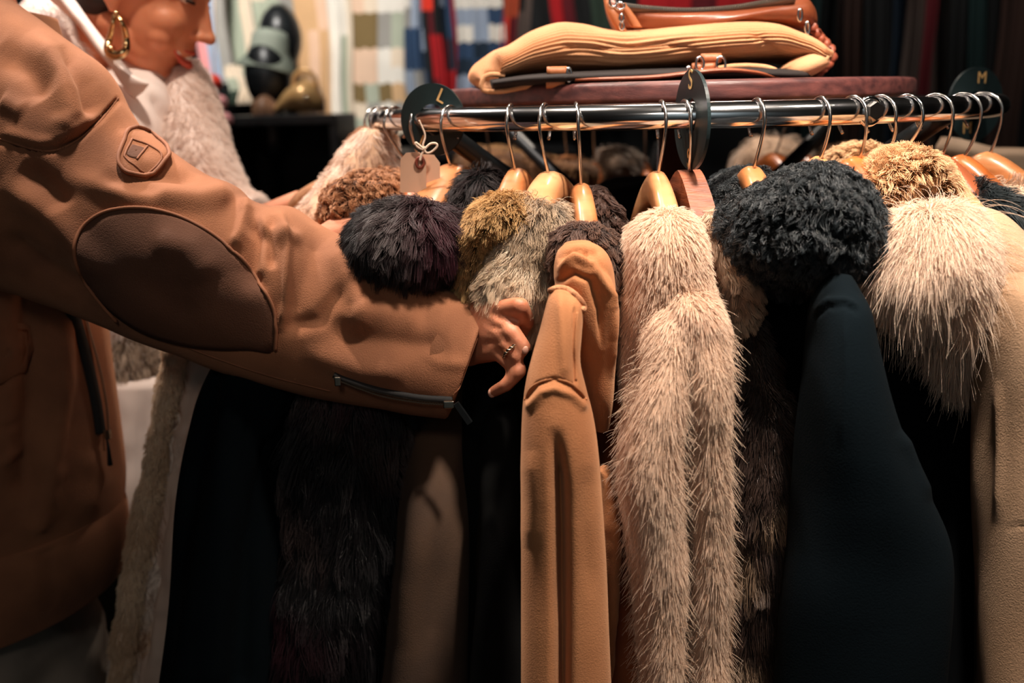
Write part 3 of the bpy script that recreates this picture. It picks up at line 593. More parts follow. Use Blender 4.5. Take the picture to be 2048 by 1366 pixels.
# ---- 9 dark brown rabbit coat with cream pointed collar
c = coat('dark brown fur coat with a cream pointed collar, right of the mink', (.20, .95, .9))
b9 = loft('body', [H(1462, 1505, 630, .90, .025), H(1452, 1530, 700, .89, .035), H(1448, 1556, 780, .88, .04), H(1448, 1574, 870, .875, .04), H(1450, 1586, 950, .87, .04), H(1452, 1586, 1040, .87, .04), H(1450, 1572, 1140, .87, .04), H(1450, 1560, 1250, .865, .04), H(1450, 1560, 1370, .86, .04)], b_dark, c, drop=.3, wob=.005)
def br9(R, rg):
    pp = proj(R); t = np.clip(.5+2.2*vnoise(R, 16, 6), 0, 1)[:, None]; e = np.clip(.5+2*vnoise(R, 9, 16), 0, 1)[:, None]
    return np.array(S(52, 38, 32))*(1-t*e)+t*e*np.array(S(206, 172, 140))
fur('fur', b9, 18000, .024, [0, 0], b9, lift=.3, rnd=.45, clump=.6, curl=.0006, K=6, colfn=br9, m=fgloss, seed=19)
k9 = loft('collar', [(1402, 430, 1436, 436, .915, .012), (1404, 462, 1466, 458, .905, .02), (1416, 508, 1484, 505, .895, .025), (1432, 555, 1500, 550, .885, .025), (1444, 592, 1516, 588, .88, .022), (1448, 632, 1498, 640, .88, .02), (1446, 680, 1468, 690, .885, .012)], b_cream, c)
def kr9(R, rg):
    pp = proj(R); t = np.clip(.4+2*vnoise(R, 26, 6), 0, 1)[:, None]; return np.array(S(222, 194, 168))*(1-t)+t*np.array(S(150, 116, 92))
fur('fur', k9, 11000, .014, [0, 0], k9, lift=.42, rnd=.4, clump=.7, colfn=kr9, m=fsoft, seed=20, flow=(.3, 0, -1))
# ---- 10 black shearling, teal coat
c = coat('dark teal coat with a thick curly black shearling collar', (.34, .86, .9))
loft('body', [H(1560, 1700, 430, .93, .04), H(1520, 1730, 500, .93, .06), H(1520, 1760, 600, .93, .06), H(1540, 1860, 800, .93, .06), H(1560, 1930, 1000, .92, .06), H(1570, 1950, 1370, .90, .06)], cloth_black, c, drop=.35)
s10 = loft('sleeve', [(1662, 548, 1700, 552, .80, .014), (1642, 575, 1716, 580, .795, .024), (1626, 620, 1735, 620, .79, .034), H(1618, 1752, 700, .785, .04), H(1610, 1775, 790, .78, .042), H(1600, 1806, 880, .78, .045), H(1590, 1850, 980, .78, .045), H(1574, 1888, 1080, .78, .045), H(1560, 1890, 1200, .775, .045), H(1552, 1880, 1370, .77, .045)], cloth_teal, c, drop=.22, nu=90, nv=160, folds=[(3, .003, 1)],
     creases=[([(1628, 625), (1655, 600), (1690, 600), (1718, 612)], 5, .003), ([(1626, 640), (1655, 614), (1692, 612), (1722, 628)], 3.5, -.002), ([(1690, 620), (1692, 760), (1680, 900)], 6, .002), ([(1800, 860), (1840, 930), (1870, 1000)], 14, .004)])
BK = [S(5, 6, 8), S(14, 17, 19), S(44, 50, 54)]
kb = loft('collar_back', [(1450, 352, 1535, 356, 1.0, .03), (1432, 370, 1540, 376, .995, .045), (1412, 390, 1530, 400, .99, .05), (1420, 430, 1500, 440, .98, .045), (1440, 490, 1490, 490, .97, .03)], b_black, c, wob=.006, wscale=35)
fur('curls', kb, 12000, .014, BK, kb, lift=.55, rnd=.8, clump=.8, nclump=800, curl=.0026, K=8, wd=.0004, seed=21, m=fgloss)
kf = loft('collar', [(1572, 362, 1655, 356, .885, .03), (1535, 374, 1690, 370, .875, .05), (1490, 400, 1722, 400, .865, .07), (1464, 432, 1736, 436, .86, .07), (1458, 465, 1738, 472, .86, .065), (1488, 500, 1728, 505, .87, .055), (1520, 530, 1700, 530, .88, .04), (1545, 565, 1610, 560, .89, .02)], b_black, c, nu=90, nv=90, wob=.007, wscale=30,
     creases=[([(1470, 470), (1530, 440), (1620, 440), (1700, 480)], 14, -.016), ([(1500, 400), (1570, 385), (1640, 400)], 12, -.010), ([(1560, 500), (1620, 470), (1690, 500)], 12, .008)])
fur('curls', kf, 42000, .014, BK, kf, lift=.55, rnd=.8, clump=.8, nclump=2600, curl=.0026, K=8, wd=.0004, seed=22, m=fgloss)
# ---- 11 black coat, fox collar, beige hood
c = coat('black coat with a beige fur hood and a long-haired cream fox collar', (.42, .98, .9))
loft('body', [H(1760, 1900, 560, .96, .05), H(1750, 1945, 650, .95, .06), H(1750, 1968, 800, .945, .06), H(1760, 1975, 1000, .94, .06), H(1770, 1980, 1370, .92, .06)], cloth_black, c, drop=.35)
hb = loft('hood_back', [(1668, 312, 1690, 350, 1.08, .02), (1700, 300, 1720, 340, 1.08, .025), (1740, 290, 1760, 340, 1.08, .03)], b_beige, c)
BG = [S(150, 108, 72), S(216, 172, 128), S(236, 198, 156)]
fur('fur', hb, 3500, .016, BG, hb, lift=.6, rnd=.4, clump=.6, seed=23)
hd = loft('hood', [(1748, 470, 1790, 440, .945, .03), (1738, 410, 1796, 400, .94, .035), (1748, 356, 1800, 372, .935, .04), (1776, 312, 1812, 356, .935, .045), (1822, 300, 1836, 356, .94, .045), (1862, 332, 1850, 376, .94, .04), (1892, 370, 1862, 410, .935, .035), (1904, 425, 1872, 440, .93, .025)], b_beige, c, wob=.004)
def rad11(R, N): return (R-np.array(P(1815, 440, .94)))+np.array([0, 0, -.02])
fur('fur', hd, 16000, .018, BG, hd, field=rad11, lift=.55, rnd=.4, clump=.6, seed=24, m=fsoft)
kl = loft('fox_collar', [(1780, 462, 1872, 460, .90, .03), (1752, 478, 1908, 474, .885, .05), (1740, 500, 1925, 480, .875, .06), (1738, 530, 1940, 530, .87, .06), (1765, 570, 1950, 575, .87, .05), (1830, 600, 1955, 610, .88, .04), (1870, 640, 1962, 650, .885, .03), (1892, 690, 1962, 695, .89, .02), (1912, 730, 1948, 730, .89, .012)], b_cream, c)
FX = [S(206, 174, 148), S(230, 202, 178), S(238, 214, 194)]
fur('fur', kl, 42000, .034, FX, kl, flow=(.12, 0, -1), lift=.42, rnd=.5, clump=.38, droop=.45, wd=.00028, K=6, seed=25, m=fsoft, rootdark=.72)
fur('guard_hairs', kl, 1500, .062, FX, kl, flow=(.15, 0, -1), lift=.6, rnd=.6, clump=.3, droop=.35, wd=.00022, K=7, seed=26, m=fsoft)
# ---- 12 beige suede
c = coat('beige suede coat with stitched shoulder seam, cut by the right edge', (.47, .88, .9))
loft('shoulder', [(1880, 440, 1925, 412, .93, .03), (1885, 500, 1990, 425, .91, .05), (1920, 590, 2040, 470, .89, .06), (1960, 680, 2080, 530, .88, .06), (1965, 800, 2120, 640, .88, .06), (1970, 1000, 2140, 900, .88, .06)], suede_beige, c, drop=.4, nu=80, nv=110, creases=[([(1935, 480), (1955, 462), (1985, 458)], 2.5, -.003, 1)])
loft('sleeve', [(1995, 556, 2060, 548, .83, .02), (1980, 585, 2085, 580, .825, .035), (1974, 640, 2100, 640, .82, .04), (1968, 720, 2110, 720, .82, .045), H(1964, 2115, 850, .82, .045), H(1960, 2120, 1000, .815, .045), H(1960, 2120, 1180, .81, .045), H(1962, 2120, 1370, .80, .045)], suede_beige, c, drop=.2, nu=80, nv=120, folds=[(3, .003, 2)], creases=[([(2010, 1060), (2040, 1050), (2060, 1052)], 3, -.0015), ([(1996, 760), (2000, 900), (1996, 1050)], 9, .003)])
loft('front_panel', [H(1955, 1990, 840, .86, .02), H(1956, 2002, 980, .855, .02), H(1956, 2004, 1150, .85, .02), H(1958, 1992, 1370, .84, .02)], mat('dull_olive_suede', S(120, 100, 78), S(104, 86, 66), 9, .92), c, drop=.2)
# ---- 13 dark fur, 14 white fur at the right edge
c = coat('dark teal-black fur coat under the right bend of the rail', (.58, 1.06, .9))
k = loft('collar', [(1912, 386, 1945, 372, 1.0, .02), (1925, 420, 1985, 392, .99, .04), (1962, 450, 2036, 420, .98, .045), (2005, 490, 2075, 455, .98, .05), (2030, 540, 2110, 510, .98, .05)], b_black, c)
fur('fur', k, 10000, .032, [S(16, 22, 24), S(36, 46, 50)], k, flow=(.8, 0, -1), lift=.45, rnd=.3, clump=.6, seed=27, m=fgloss)
loft('body', [H(2010, 2100, 500, 1.03, .05), H(2000, 2110, 800, 1.02, .05)], cloth_black, c, drop=.5)
c = coat('white fluffy fur coat at the right edge, beyond the dark fur', (.66, 1.14, .9))
k = loft('collar', [(1950, 385, 1990, 366, 1.07, .03), (1985, 415, 2045, 366, 1.06, .05), (2015, 450, 2100, 370, 1.06, .06), (2040, 500, 2130, 390, 1.06, .06), H(2040, 2140, 600, 1.14, .07)], b_cream, c, drop=.5)
fur('fur', k, 12000, .028, FX, k, flow=(.3, 0, -1), lift=.6, rnd=.4, clump=.6, seed=28, m=fsoft)
c = coat('pale cream garment draped beyond the right bend of the rail', (.62, 1.45, 1.0))
k = loft('body', [(1890, 275, 1925, 280, 1.5, .03), (1880, 300, 1990, 295, 1.5, .05), (1890, 330, 2070, 300, 1.5, .06), (1900, 400, 2120, 340, 1.5, .06)], mat('cream_wool', S(214, 186, 160), S(196, 164, 136), 12, .95), c, drop=.6)
# ---- coats on the far side of the ring
def far(label, rows, bm_, cols, n, L, seed, name='winter_coat', drop=.5, lift=.6):
    c = coat(label, P(rows[0][0], rows[0][1], rows[0][4])); b = loft('body', rows, bm_, c, drop=drop, wob=.006)
    if n: fur('fur', b, n, L, cols, b, lift=lift, rnd=.4, clump=.6, seed=seed)
    return c
far('golden brown fur coat on the rack\'s far side, seen below the rail', [H(930, 1000, 300, 1.72, .04), H(915, 1110, 320, 1.72, .07), H(915, 1130, 345, 1.72, .08), H(915, 1140, 400, 1.72, .08)], b_gold, [S(130, 90, 54), S(206, 160, 104)], 6000, .02, 31)
far('smaller brown fur coat on the far side, right of the golden brown one', [H(1060, 1130, 318, 1.68, .04), H(1050, 1190, 335, 1.68, .06), H(1050, 1190, 400, 1.68, .06)], b_gold, [S(110, 76, 46), S(176, 130, 82)], 4000, .02, 32)
far('grey fluffy coat on the far side behind the square brown hanger', [H(1195, 1260, 300, 1.74, .04), H(1185, 1290, 330, 1.74, .06), H(1185, 1300, 400, 1.74, .06)], b_grey, [S(90, 80, 72), S(140, 126, 112)], 3000, .02, 33)
far('dark grey garment on the far side behind the size disc marked S', [H(1310, 1380, 290, 1.76, .04), H(1300, 1400, 330, 1.76, .06), H(1300, 1400, 400, 1.76, .06)], cloth_char, None, 0, 0, 0)
far('white fluffy fur coat on the far side above the black shearling collar', [H(1500, 1590, 282, 1.74, .04), H(1480, 1615, 305, 1.74, .07), H(1470, 1620, 340, 1.74, .07), H(1470, 1620, 420, 1.74, .07)], b_cream, [S(196, 176, 158), S(236, 218, 200)], 5000, .022, 34)
far('brown fur coat on the far side behind the amber hanger', [H(1660, 1740, 300, 1.6, .04), H(1650, 1760, 330, 1.6, .06), H(1650, 1760, 400, 1.6, .06)], b_gold, [S(120, 84, 52), S(186, 140, 92)], 3500, .02, 35)
far('black wool filler inside the ring, darkening the gap at its middle', [H(1190, 1420, 380, 1.35, .08), H(1180, 1440, 460, 1.35, .1), H(1180, 1440, 600, 1.35, .1)], cloth_black, None, 0, 0, 0)  # black fillers placed inside the ring to darken its gaps
far('black wool filler inside the ring, left of its middle', [H(860, 1180, 420, 1.3, .06), H(850, 1180, 500, 1.3, .1), H(850, 1180, 600, 1.3, .1)], cloth_black, None, 0, 0, 0)
far('black wool filler inside the ring, right of its middle', [H(1440, 1900, 430, 1.35, .06), H(1430, 1900, 500, 1.35, .1), H(1430, 1900, 600, 1.35, .1)], cloth_black, None, 0, 0, 0)
# ------------------------------------------------------------------ skin, hair
skin = mat('warm_skin', S(206, 136, 104), S(190, 118, 88), 12, .5, sss=.35, bump=.15, bscale=500)
skin_f = mat('face_skin', S(212, 138, 100), S(204, 126, 90), 8, .55, sss=.35)
lipm = mat('lip', S(206, 88, 66), S(196, 78, 60), 30, .3)
hairm = mat('dark_brown_hair', S(40, 26, 20), S(26, 17, 14), 60, .5, stretch=(1, 8, 8), bump=.5, bscale=120)
teethm = mat('teeth', S(236, 226, 214), None, 5, .25)
eyem = mat('eye_white', S(220, 210, 200), None, 5, .15); irism = mat('eye_dark', S(26, 16, 12), None, 5, .1)
gold = mat('gold', S(226, 196, 150), S(214, 180, 130), 30, .16, 1.0)
silver = mat('silver', S(214, 200, 180), None, 30, .18, 1.0)
jk = mat('jacket_suede', S(166, 108, 74), S(96, 58, 38), 7, .92, bump=.6, bscale=800, sheen=.3, sheen_tint=S(230, 170, 130), detail=8, ramp=(.3, .72))
jk2 = mat('jacket_patch_shaded_suede', S(98, 60, 40), S(78, 48, 33), 7, .88, bump=.6, bscale=800, sheen=.2, detail=8)  # darker suede, shade over the elbow put into its colour
jkp = mat('jacket_piping', S(146, 92, 62), S(124, 76, 50), 30, .8)
m_zip = mat('zip_tape', S(22, 20, 20), None, 10, .8); m_zt = mat('zip_teeth', S(150, 130, 110), None, 10, .3, 1.0)
trm = mat('stone_trousers', S(132, 120, 108), S(112, 102, 92), 12, .9, bump=.3, bscale=600)
shoem = mat('dark_leather', S(40, 28, 22), None, 10, .4)
# ------------------------------------------------------------------ heads
def head(parent, T, hairpart=True):
    """face looks along local +X; T places it"""
    def tp(v): return T @ Vector(v)
    Rm = T.to_3x3().normalized(); sc = T.to_scale().x
    def e(c, r, rot=None): return ('e', tp(c), tuple(x*sc for x in r), Rm @ (rot or Matrix.Identity(3)))
    def cn(a, ra, b, rb): return ('c', tp(a), ra*sc, tp(b), rb*sc)
    Ry = lambda d: Matrix.Rotation(math.radians(d), 3, 'Y')
    pr = [e((0, 0, .035), (.095, .074, .092)), e((.042, 0, -.022), (.050, .058, .085)), e((.070, 0, -.012), (.030, .042, .062)), e((.074, 0, .045), (.022, .05, .045)),
          cn((-.008, .050, -.055), .020, (.066, .008, -.104), .017), cn((-.008, -.050, -.055), .020, (.066, -.008, -.104), .017),
          e((.035, 0, -.075), (.045, .048, .034)), e((.074, 0, -.106), (.017, .020, .015)),
          e((.060, .033, -.026), (.029, .027, .026)), e((.060, -.033, -.026), (.029, .027, .026)),
          e((.062, -.040, -.048), (.020, .018, .018)), e((.062, .040, -.048), (.020, .018, .018)),
          cn((.088, 0, .030), .010, (.112, 0, -.024), .0095), cn((.088, 0, .010), .014, (.104, 0, -.026), .012), e((.117, 0, -.030), (.0105, .0105, .0095)),
          e((.104, .011, -.033), (.010, .0075, .0075)), e((.104, -.011, -.033), (.010, .0075, .0075)),
          e((.086, 0, -.055), (.013, .024, .018)), cn((.080, .030, .040), .008, (.088, .008, .036), .008), cn((.080, -.030, .040), .008, (.088, -.008, .036), .008),
          e((-.006, -.076, .0), (.019, .006, .030), Ry(-12)), e((.000, -.073, -.026), (.009, .005, .011)), e((-.006, .076, .0), (.019, .006, .030), Ry(-12)),
          cn((-.030, 0, -.045), .048, (-.060, 0, -.13), .050), cn((-.060, 0, -.13), .050, (-.085, 0, -.19), .062)]
    h = organic('head', pr, skin_f, parent, voxel=.0026, smooth=10)
    dp = lambda n, pp, m, vx=.0014: organic(n, pp, m, h, voxel=vx, smooth=3)
    dp('upper_lip', [cn((.099, 0, -.058), .0042, (.092, -.016, -.057), .0036), cn((.092, -.016, -.057), .0036, (.078, -.027, -.052), .002), cn((.099, 0, -.058), .0042, (.092, .016, -.057), .0036), cn((.092, .016, -.057), .0036, (.078, .027, -.052), .002)], lipm)
    dp('lower_lip', [cn((.097, 0, -.077), .0062, (.090, -.015, -.073), .005), cn((.090, -.015, -.073), .005, (.078, -.026, -.058), .002), cn((.097, 0, -.077), .0062, (.090, .015, -.073), .005), cn((.090, .015, -.073), .005, (.078, .026, -.058), .002)], lipm)
    dp('teeth', [cn((.094, 0, -.0665), .0052, (.084, -.020, -.062), .0042), cn((.094, 0, -.0665), .0052, (.084, .020, -.062), .0042)], teethm)
    for s in (-1, 1):
        dp('eye', [e((.080, s*.031, .019), (.0115, .0125, .0115))], eyem)
        dp('eyelid', [e((.0815, s*.031, .0225), (.0120, .0145, .0105))], skin_f)
        dp('eyelashes', [cn((.0905, s*.021, .0135), .0015, (.0945, s*.031, .0115), .0024), cn((.0945, s*.031, .0115), .0024, (.0870, s*.044, .0125), .0020)], irism, .0009)
        dp('eyebrow', [cn((.094, s*.014, .043), .0028, (.093, s*.030, .050), .0028), cn((.093, s*.030, .050), .0028, (.080, s*.046, .043), .0014)], hairm)
    dp('hair', [e((-.016, 0, .052), (.098, .079, .090)), e((-.04, 0, .01), (.075, .077, .075)), e((-.115, 0, .045), (.042, .045, .042)), cn((-.010, -.072, .05), .012, (-.05, -.066, -.02), .014), cn((-.010, .072, .05), .012, (-.05, .066, -.02), .014)], hairm, .004)
    return h
# ------------------------------------------------------------------ the woman in white
lady = empty('person', P(250, 900, 1.5)*1.0, 'smiling woman in a fluffy white coat looking down, with a gold earring', 'person')
lady.location.z = 0
Th = Matrix.Rotation(math.radians(-3), 4, 'Z') @ Matrix.Rotation(math.radians(20), 4, 'Y') @ Matrix.Scale(.93, 4)
lobe = P(222, 16, 1.37); off = Th @ Vector((.000, -.077, -.030)); Th = Matrix.Translation(lobe-off) @ Th
head(lady, Th)
fl_white = mat('white_fleece', S(246, 232, 226), S(236, 218, 210), 20, .95, bump=1, bscale=160)
shirt = mat('white_cotton', S(240, 226, 220), S(230, 214, 206), 12, .8, bump=.2, bscale=300)
def cren(*a): return a
lc = loft('white_coat', [H(150, 330, 178, 1.56, .06), H(120, 400, 215, 1.54, .12), H(100, 425, 280, 1.53, .15), H(90, 440, 400, 1.53, .16), H(90, 445, 550, 1.53, .16), H(95, 440, 700, 1.53, .16), H(98, 445, 775, 1.53, .16)], fl_white, lady, wob=.008, wscale=18)
fur('fleece', lc, 15000, .014, [S(252, 240, 234), S(242, 224, 214)], lc, lift=.6, rnd=.6, clump=.5, seed=41, m=fsoft)
la = loft('coat_left_sleeve', [(350, 128, 392, 128, 1.48, .02), (330, 165, 412, 160, 1.47, .05), (325, 230, 432, 225, 1.45, .06), (345, 320, 455, 300, 1.42, .065), (390, 400, 482, 370, 1.40, .06), (450, 440, 520, 395, 1.38, .05)], fl_white, lady)
fur('fleece', la, 12000, .013, [S(252, 238, 230), S(240, 220, 208)], la, rootdark=.8, lift=.6, rnd=.5, clump=.5, seed=42, m=fsoft)
lr = loft('coat_right_shoulder', [(100, -20, 190, 20, 1.50, .03), (60, 20, 200, 60, 1.46, .06), (40, 100, 210, 130, 1.44, .07), (60, 250, 230, 230, 1.43, .07), (90, 420, 240, 400, 1.43, .07)], fl_white, lady)
fur('fleece', lr, 7000, .013, [S(252, 240, 234), S(242, 224, 214)], lr, lift=.6, rnd=.6, clump=.5, seed=43, m=fsoft)
loft('shirt_collar', [(70, -40, 120, -10, 1.38, .012), (110, -5, 180, 45, 1.36, .014), (160, 50, 235, 110, 1.345, .014), (205, 110, 268, 150, 1.335, .012), (240, 165, 296, 166, 1.33, .008), (268, 196, 290, 180, 1.335, .004)], shirt, lady, wob=.003, creases=[([(120, 10), (180, 80), (240, 140)], 8, .004)])
loft('shirt_front', [H(215, 335, 136, 1.45, .03), H(208, 338, 168, 1.43, .045), H(205, 345, 200, 1.41, .06), H(200, 350, 260, 1.40, .07), H(200, 360, 330, 1.40, .07), H(210, 360, 420, 1.40, .07)], shirt, lady, wob=.005, creases=[([(300, 185), (330, 240), (345, 330)], 8, -.006), ([(250, 200), (270, 300), (280, 400)], 12, .005)])
gw = loft('fur_hem', [H(170, 352, 640, 1.44, .06), H(175, 356, 700, 1.44, .07), H(178, 360, 765, 1.44, .07)], b_grey, lady)
fur('fur', gw, 6000, .016, [S(150, 128, 108), S(192, 170, 150)], gw, lift=.35, rnd=.4, seed=44)
loft('pleated_skirt', [H(180, 400, 745, 1.45, .09), H(185, 400, 820, 1.45, .10), (190, 900, 400, 930, 1.45, .11), (196, 930, 400, 1010, 1.45, .11)], shirt, lady, folds=[(13, .005, 0)], wob=.004)
loft('trousers', [H(190, 420, 900, 1.52, .10), H(190, 410, 1366, 1.50, .09)], mat('dark_green_trousers', S(34, 48, 44), S(24, 36, 34), 6, .9), lady, drop=.35)
ea = empty('earring', P(234, 22, 1.31), 'chunky twisted gold teardrop earring hanging from the woman\'s ear', 'earring')
tube('hoop', [P(x, y, 1.315+.004*math.sin(y*.1)) for x, y in catmull([(231, 26), (241, 42), (250, 62), (253, 84), (251, 100), (238, 110), (222, 108), (216, 96), (218, 80), (224, 56), (228, 36), (231, 26)], 44)], [.0030+.0034*math.exp(-((i-24)/7)**2)+.0012*math.exp(-((i-13)/6)**2) for i in range(44)], gold, ea, seg=10)
for q, (x, y, r) in enumerate([(216, 93, .0028), (222, 97, .0024), (250, 89, .0026), (232, 27, .0034)]):
    bm = bmesh.new(); bmesh.ops.create_icosphere(bm, subdivisions=2, radius=r, matrix=Matrix.Translation(P(x, y, 1.306))); bm_link('bead', bm, gold, ea)
# ------------------------------------------------------------------ the shopper in the tan jacket
man = empty('person', (-.62, 1.12, 0), 'person in a tan suede jacket reaching right into the coats, head out of the picture', 'person')
Ym = 1.16
HN = dict(K1=(996, 618, .915), I2=(1040, 612, .888), I3=(1054, 642, .905), I4=(1042, 668, .93),
          K2=(1003, 642, .908), M2=(1024, 664, .888), M3=(1046, 694, .885), M4=(1035, 712, .90),
          K3=(1003, 668, .905), R2=(1017, 690, .89), R3=(1033, 712, .885), R4=(1030, 726, .90),
          K4=(996, 702, .908), L2=(1038, 741, .885), L3=(1012, 770, .89), L4=(986, 784, .905), Wt=(940, 636, .952), Wm=(938, 665, .95), Wb=(938, 700, .952))
Q = {k: P(*v) for k, v in HN.items()}
hp = [('c', Q['K1'], .0098, Q['I2'], .0088), ('c', Q['I2'], .0088, Q['I3'], .0080), ('c', Q['I3'], .0078, Q['I4'], .0068),
      ('c', Q['K2'], .0096, Q['M2'], .0085), ('c', Q['M2'], .0084, Q['M3'], .0078), ('c', Q['M3'], .0074, Q['M4'], .0066),
      ('c', Q['K3'], .0094, Q['R2'], .0080), ('c', Q['R2'], .0080, Q['R3'], .0072), ('c', Q['R3'], .0070, Q['R4'], .0062),
      ('c', Q['K4'], .0092, Q['L2'], .0080), ('c', Q['L2'], .0078, Q['L3'], .0070), ('c', Q['L3'], .0068, Q['L4'], .0058),
      ('c', Q['Wt'], .017, Q['K1'], .0115), ('c', Q['K1'], .011, Q['K2'], .011), ('c', Q['K2'], .011, Q['K3'], .011), ('c', Q['K3'], .011, Q['K4'], .010), ('c', Q['Wt'], .018, Q['K2'], .0100), ('c', Q['Wm'], .019, Q['K2'], .0105), ('c', Q['Wm'], .018, Q['K3'], .0100), ('c', Q['Wb'], .016, Q['K4'], .0098), ('c', Q['Wb'], .017, Q['K3'], .0100),
      ('c', P(950, 645, .99), .016, P(990, 650, .985), .012), ('c', P(990, 650, .985), .011, P(1030, 670, .98), .009), ('c', P(1030, 670, .98), .0088, P(1046, 690, .955), .0075),   # thumb behind
      ('c', Q['Wm'], .024, P(800, 640, 1.0), .032), ('c', P(800, 640, 1.0), .032, P(420, 520, 1.06), .045), ('c', P(420, 520, 1.06), .047, P(60, 260, 1.10), .062),
      ('e', P(-70, 420, 1.20), (.12, .16, .25)), ('e', P(-90, 900, 1.22), (.13, .15, .26)), ('c', P(-60, 200, 1.18), .08, P(-110, -120, 1.24), .058),
      ('c', P(-60, 1150, 1.14), .085, P(-40, 2100, 1.16), .06), ('c', P(-60, 1150, 1.32), .085, P(-60, 2000, 1.34), .06)]
KN = [([(1030, 603), (1044, 606)], 6, .0006, 1), ([(985, 625), (1000, 640)], 4, -.0012, 1), ([(985, 655), (1001, 655)], 4, -.0014, 1), ([(978, 685), (998, 684)], 4, -.0012, 1),
      ([(970, 630), (1000, 642)], 3, .0008, 1), ([(968, 655), (1000, 668)], 3, .0008, 1)]
body = organic('body', hp, skin, man, voxel=.0028, smooth=4, creases=KN)
T2 = Matrix.Translation(P(-150, -330, 1.26)) @ Matrix.Rotation(math.radians(12), 4, 'Y')
head(man, T2)
def nail(px, py, Y, r):
    bm = bmesh.new(); bmesh.ops.create_icosphere(bm, subdivisions=2, radius=1, matrix=Matrix.Translation(P(px, py, Y)) @ Matrix.Diagonal((r, r*.5, r*1.2, 1))); bm_link('fingernail', bm, mat('nail', S(214, 160, 138), None, 5, .25), body)
nail(984, 786, .9015, .0040); nail(1050, 700, .8795, .0035)
rg_ = empty('ring', Q['R2'], 'twisted silver ring on the reaching hand\'s finger', 'jewellery')
cR = P(1024, 700, .888); axr = (Q['R3']-Q['R2']).normalized(); e1 = axr.orthogonal().normalized(); e2 = axr.cross(e1)
for s in (0, math.pi):
    tube('twisted_band', [cR+e1*math.cos(a)*.0093+e2*math.sin(a)*.0093+(axr*math.cos(8*a+s)+(e1*math.cos(a)+e2*math.sin(a))*math.sin(8*a+s))*.0011 for a in np.linspace(0, 2*math.pi, 90)[:-1]], .0010, silver, rg_, seg=6, closed=True)
# jacket body
tb = loft('jacket', [(-330, 60, 90, 30, Ym+.03, .12), (-330, 300, 150, 260, Ym+.02, .14), H(-330, 178, 500, Ym, .14), H(-330, 190, 620, Ym, .14), H(-335, 205, 740, Ym, .14), H(-335, 222, 860, Ym, .14), H(-335, 234, 960, Ym, .14), (-335, 1120, 232, 1030, Ym, .14)], jk, man, dome=False, nu=110, nv=140,
     creases=[([(125, 600), (130, 760), (110, 900), (75, 1050)], 16, .012, 1), ([(60, 600), (65, 800), (50, 960)], 22, -.016, 1), ([(0, 770), (50, 748)], 5, -.004, 1), ([(0, 860), (45, 845)], 5, -.004, 1), ([(0, 930), (40, 900)], 9, .006, 1), ([(120, 920), (100, 1060)], 9, .006), ([(180, 900), (200, 960), (160, 1040)], 20, .005)])
hm = loft('hem_band', [(-345, 1105, 230, 1008, Ym-.002, .143), (-345, 1150, 238, 1040, Ym-.002, .146), (-340, 1240, 241, 1105, Ym-.002, .144), (-330, 1300, 230, 1160, Ym-.002, .140)], jk, man, dome=False, nu=110, nv=40, creases=[([(92, 1105), (102, 1215)], 4, -.005, 1), ([(98, 1105), (108, 1215)], 3, .002, 1)])
loft('trousers', [(-300, 1230, 168, 1150, Ym, .12), H(-260, 168, 1225, Ym, .12), H(-220, 190, 1275, Ym, .12), H(-180, 218, 1370, Ym, .12)], trm, man, drop=.75, folds=[(5, .006, 2)], creases=[([(20, 1225), (100, 1260), (165, 1290)], 14, .010), ([(60, 1200), (75, 1300), (80, 1370)], 4, -.004, 1)])
for Y_ in (1.08, 1.25):
    bm = bmesh.new(); box_bm(bm, (-.62, Y_, .05), (.27, .095, .095), bevel=.035); bm_link('shoe', bm, shoem, man)
# front zipper
zp = [(136, 604), (148, 640), (163, 690), (178, 750), (190, 810), (198, 865)]
zz = seam('zip_tape', tb, zp, .0075, m_zip, tb, off=.001, seg=8)
def zipteeth(o, line, n, r, parent, off=.004, gap=.0):
    t = bvh(o); bm = bmesh.new(); pts = catmull(line, n)
    for i, p in enumerate(pts):
        q, nn = cast(t, p[0], p[1], off)
        if q is None: continue
        bmesh.ops.create_cube(bm, size=1, matrix=Matrix.Translation(q) @ Matrix.Rotation(.5, 4, 'Y') @ Matrix.Diagonal((r*2.6, r*1.6, r, 1)))
    return tag(bm_link('zip_teeth', bm, m_zt, parent, smooth=False), kind='stuff')
zipteeth(tb, [(143, 604), (156, 640), (171, 690), (186, 750), (197, 810), (201, 862)], 62, .0012, tb, off=.0102)
zs = bvh(tb); q, nn = cast(zs, 199, 868, .010)
if q is not None:
    sl = box('zip_slider', q, (.008, .006, .012), silver, tb, bevel=.001); tube('zip_pull', [q+Vector((0, -.003, -.004)), q+Vector((.001, -.004, -.016)), q+Vector((.0, -.003, -.038))], [.0012, .002, .0032], m_zip, sl, seg=8)
seam('front_edge_seam', tb, [(160, 612), (178, 680), (192, 760), (204, 840), (208, 900)], .0010, jkp, tb, off=.0005)
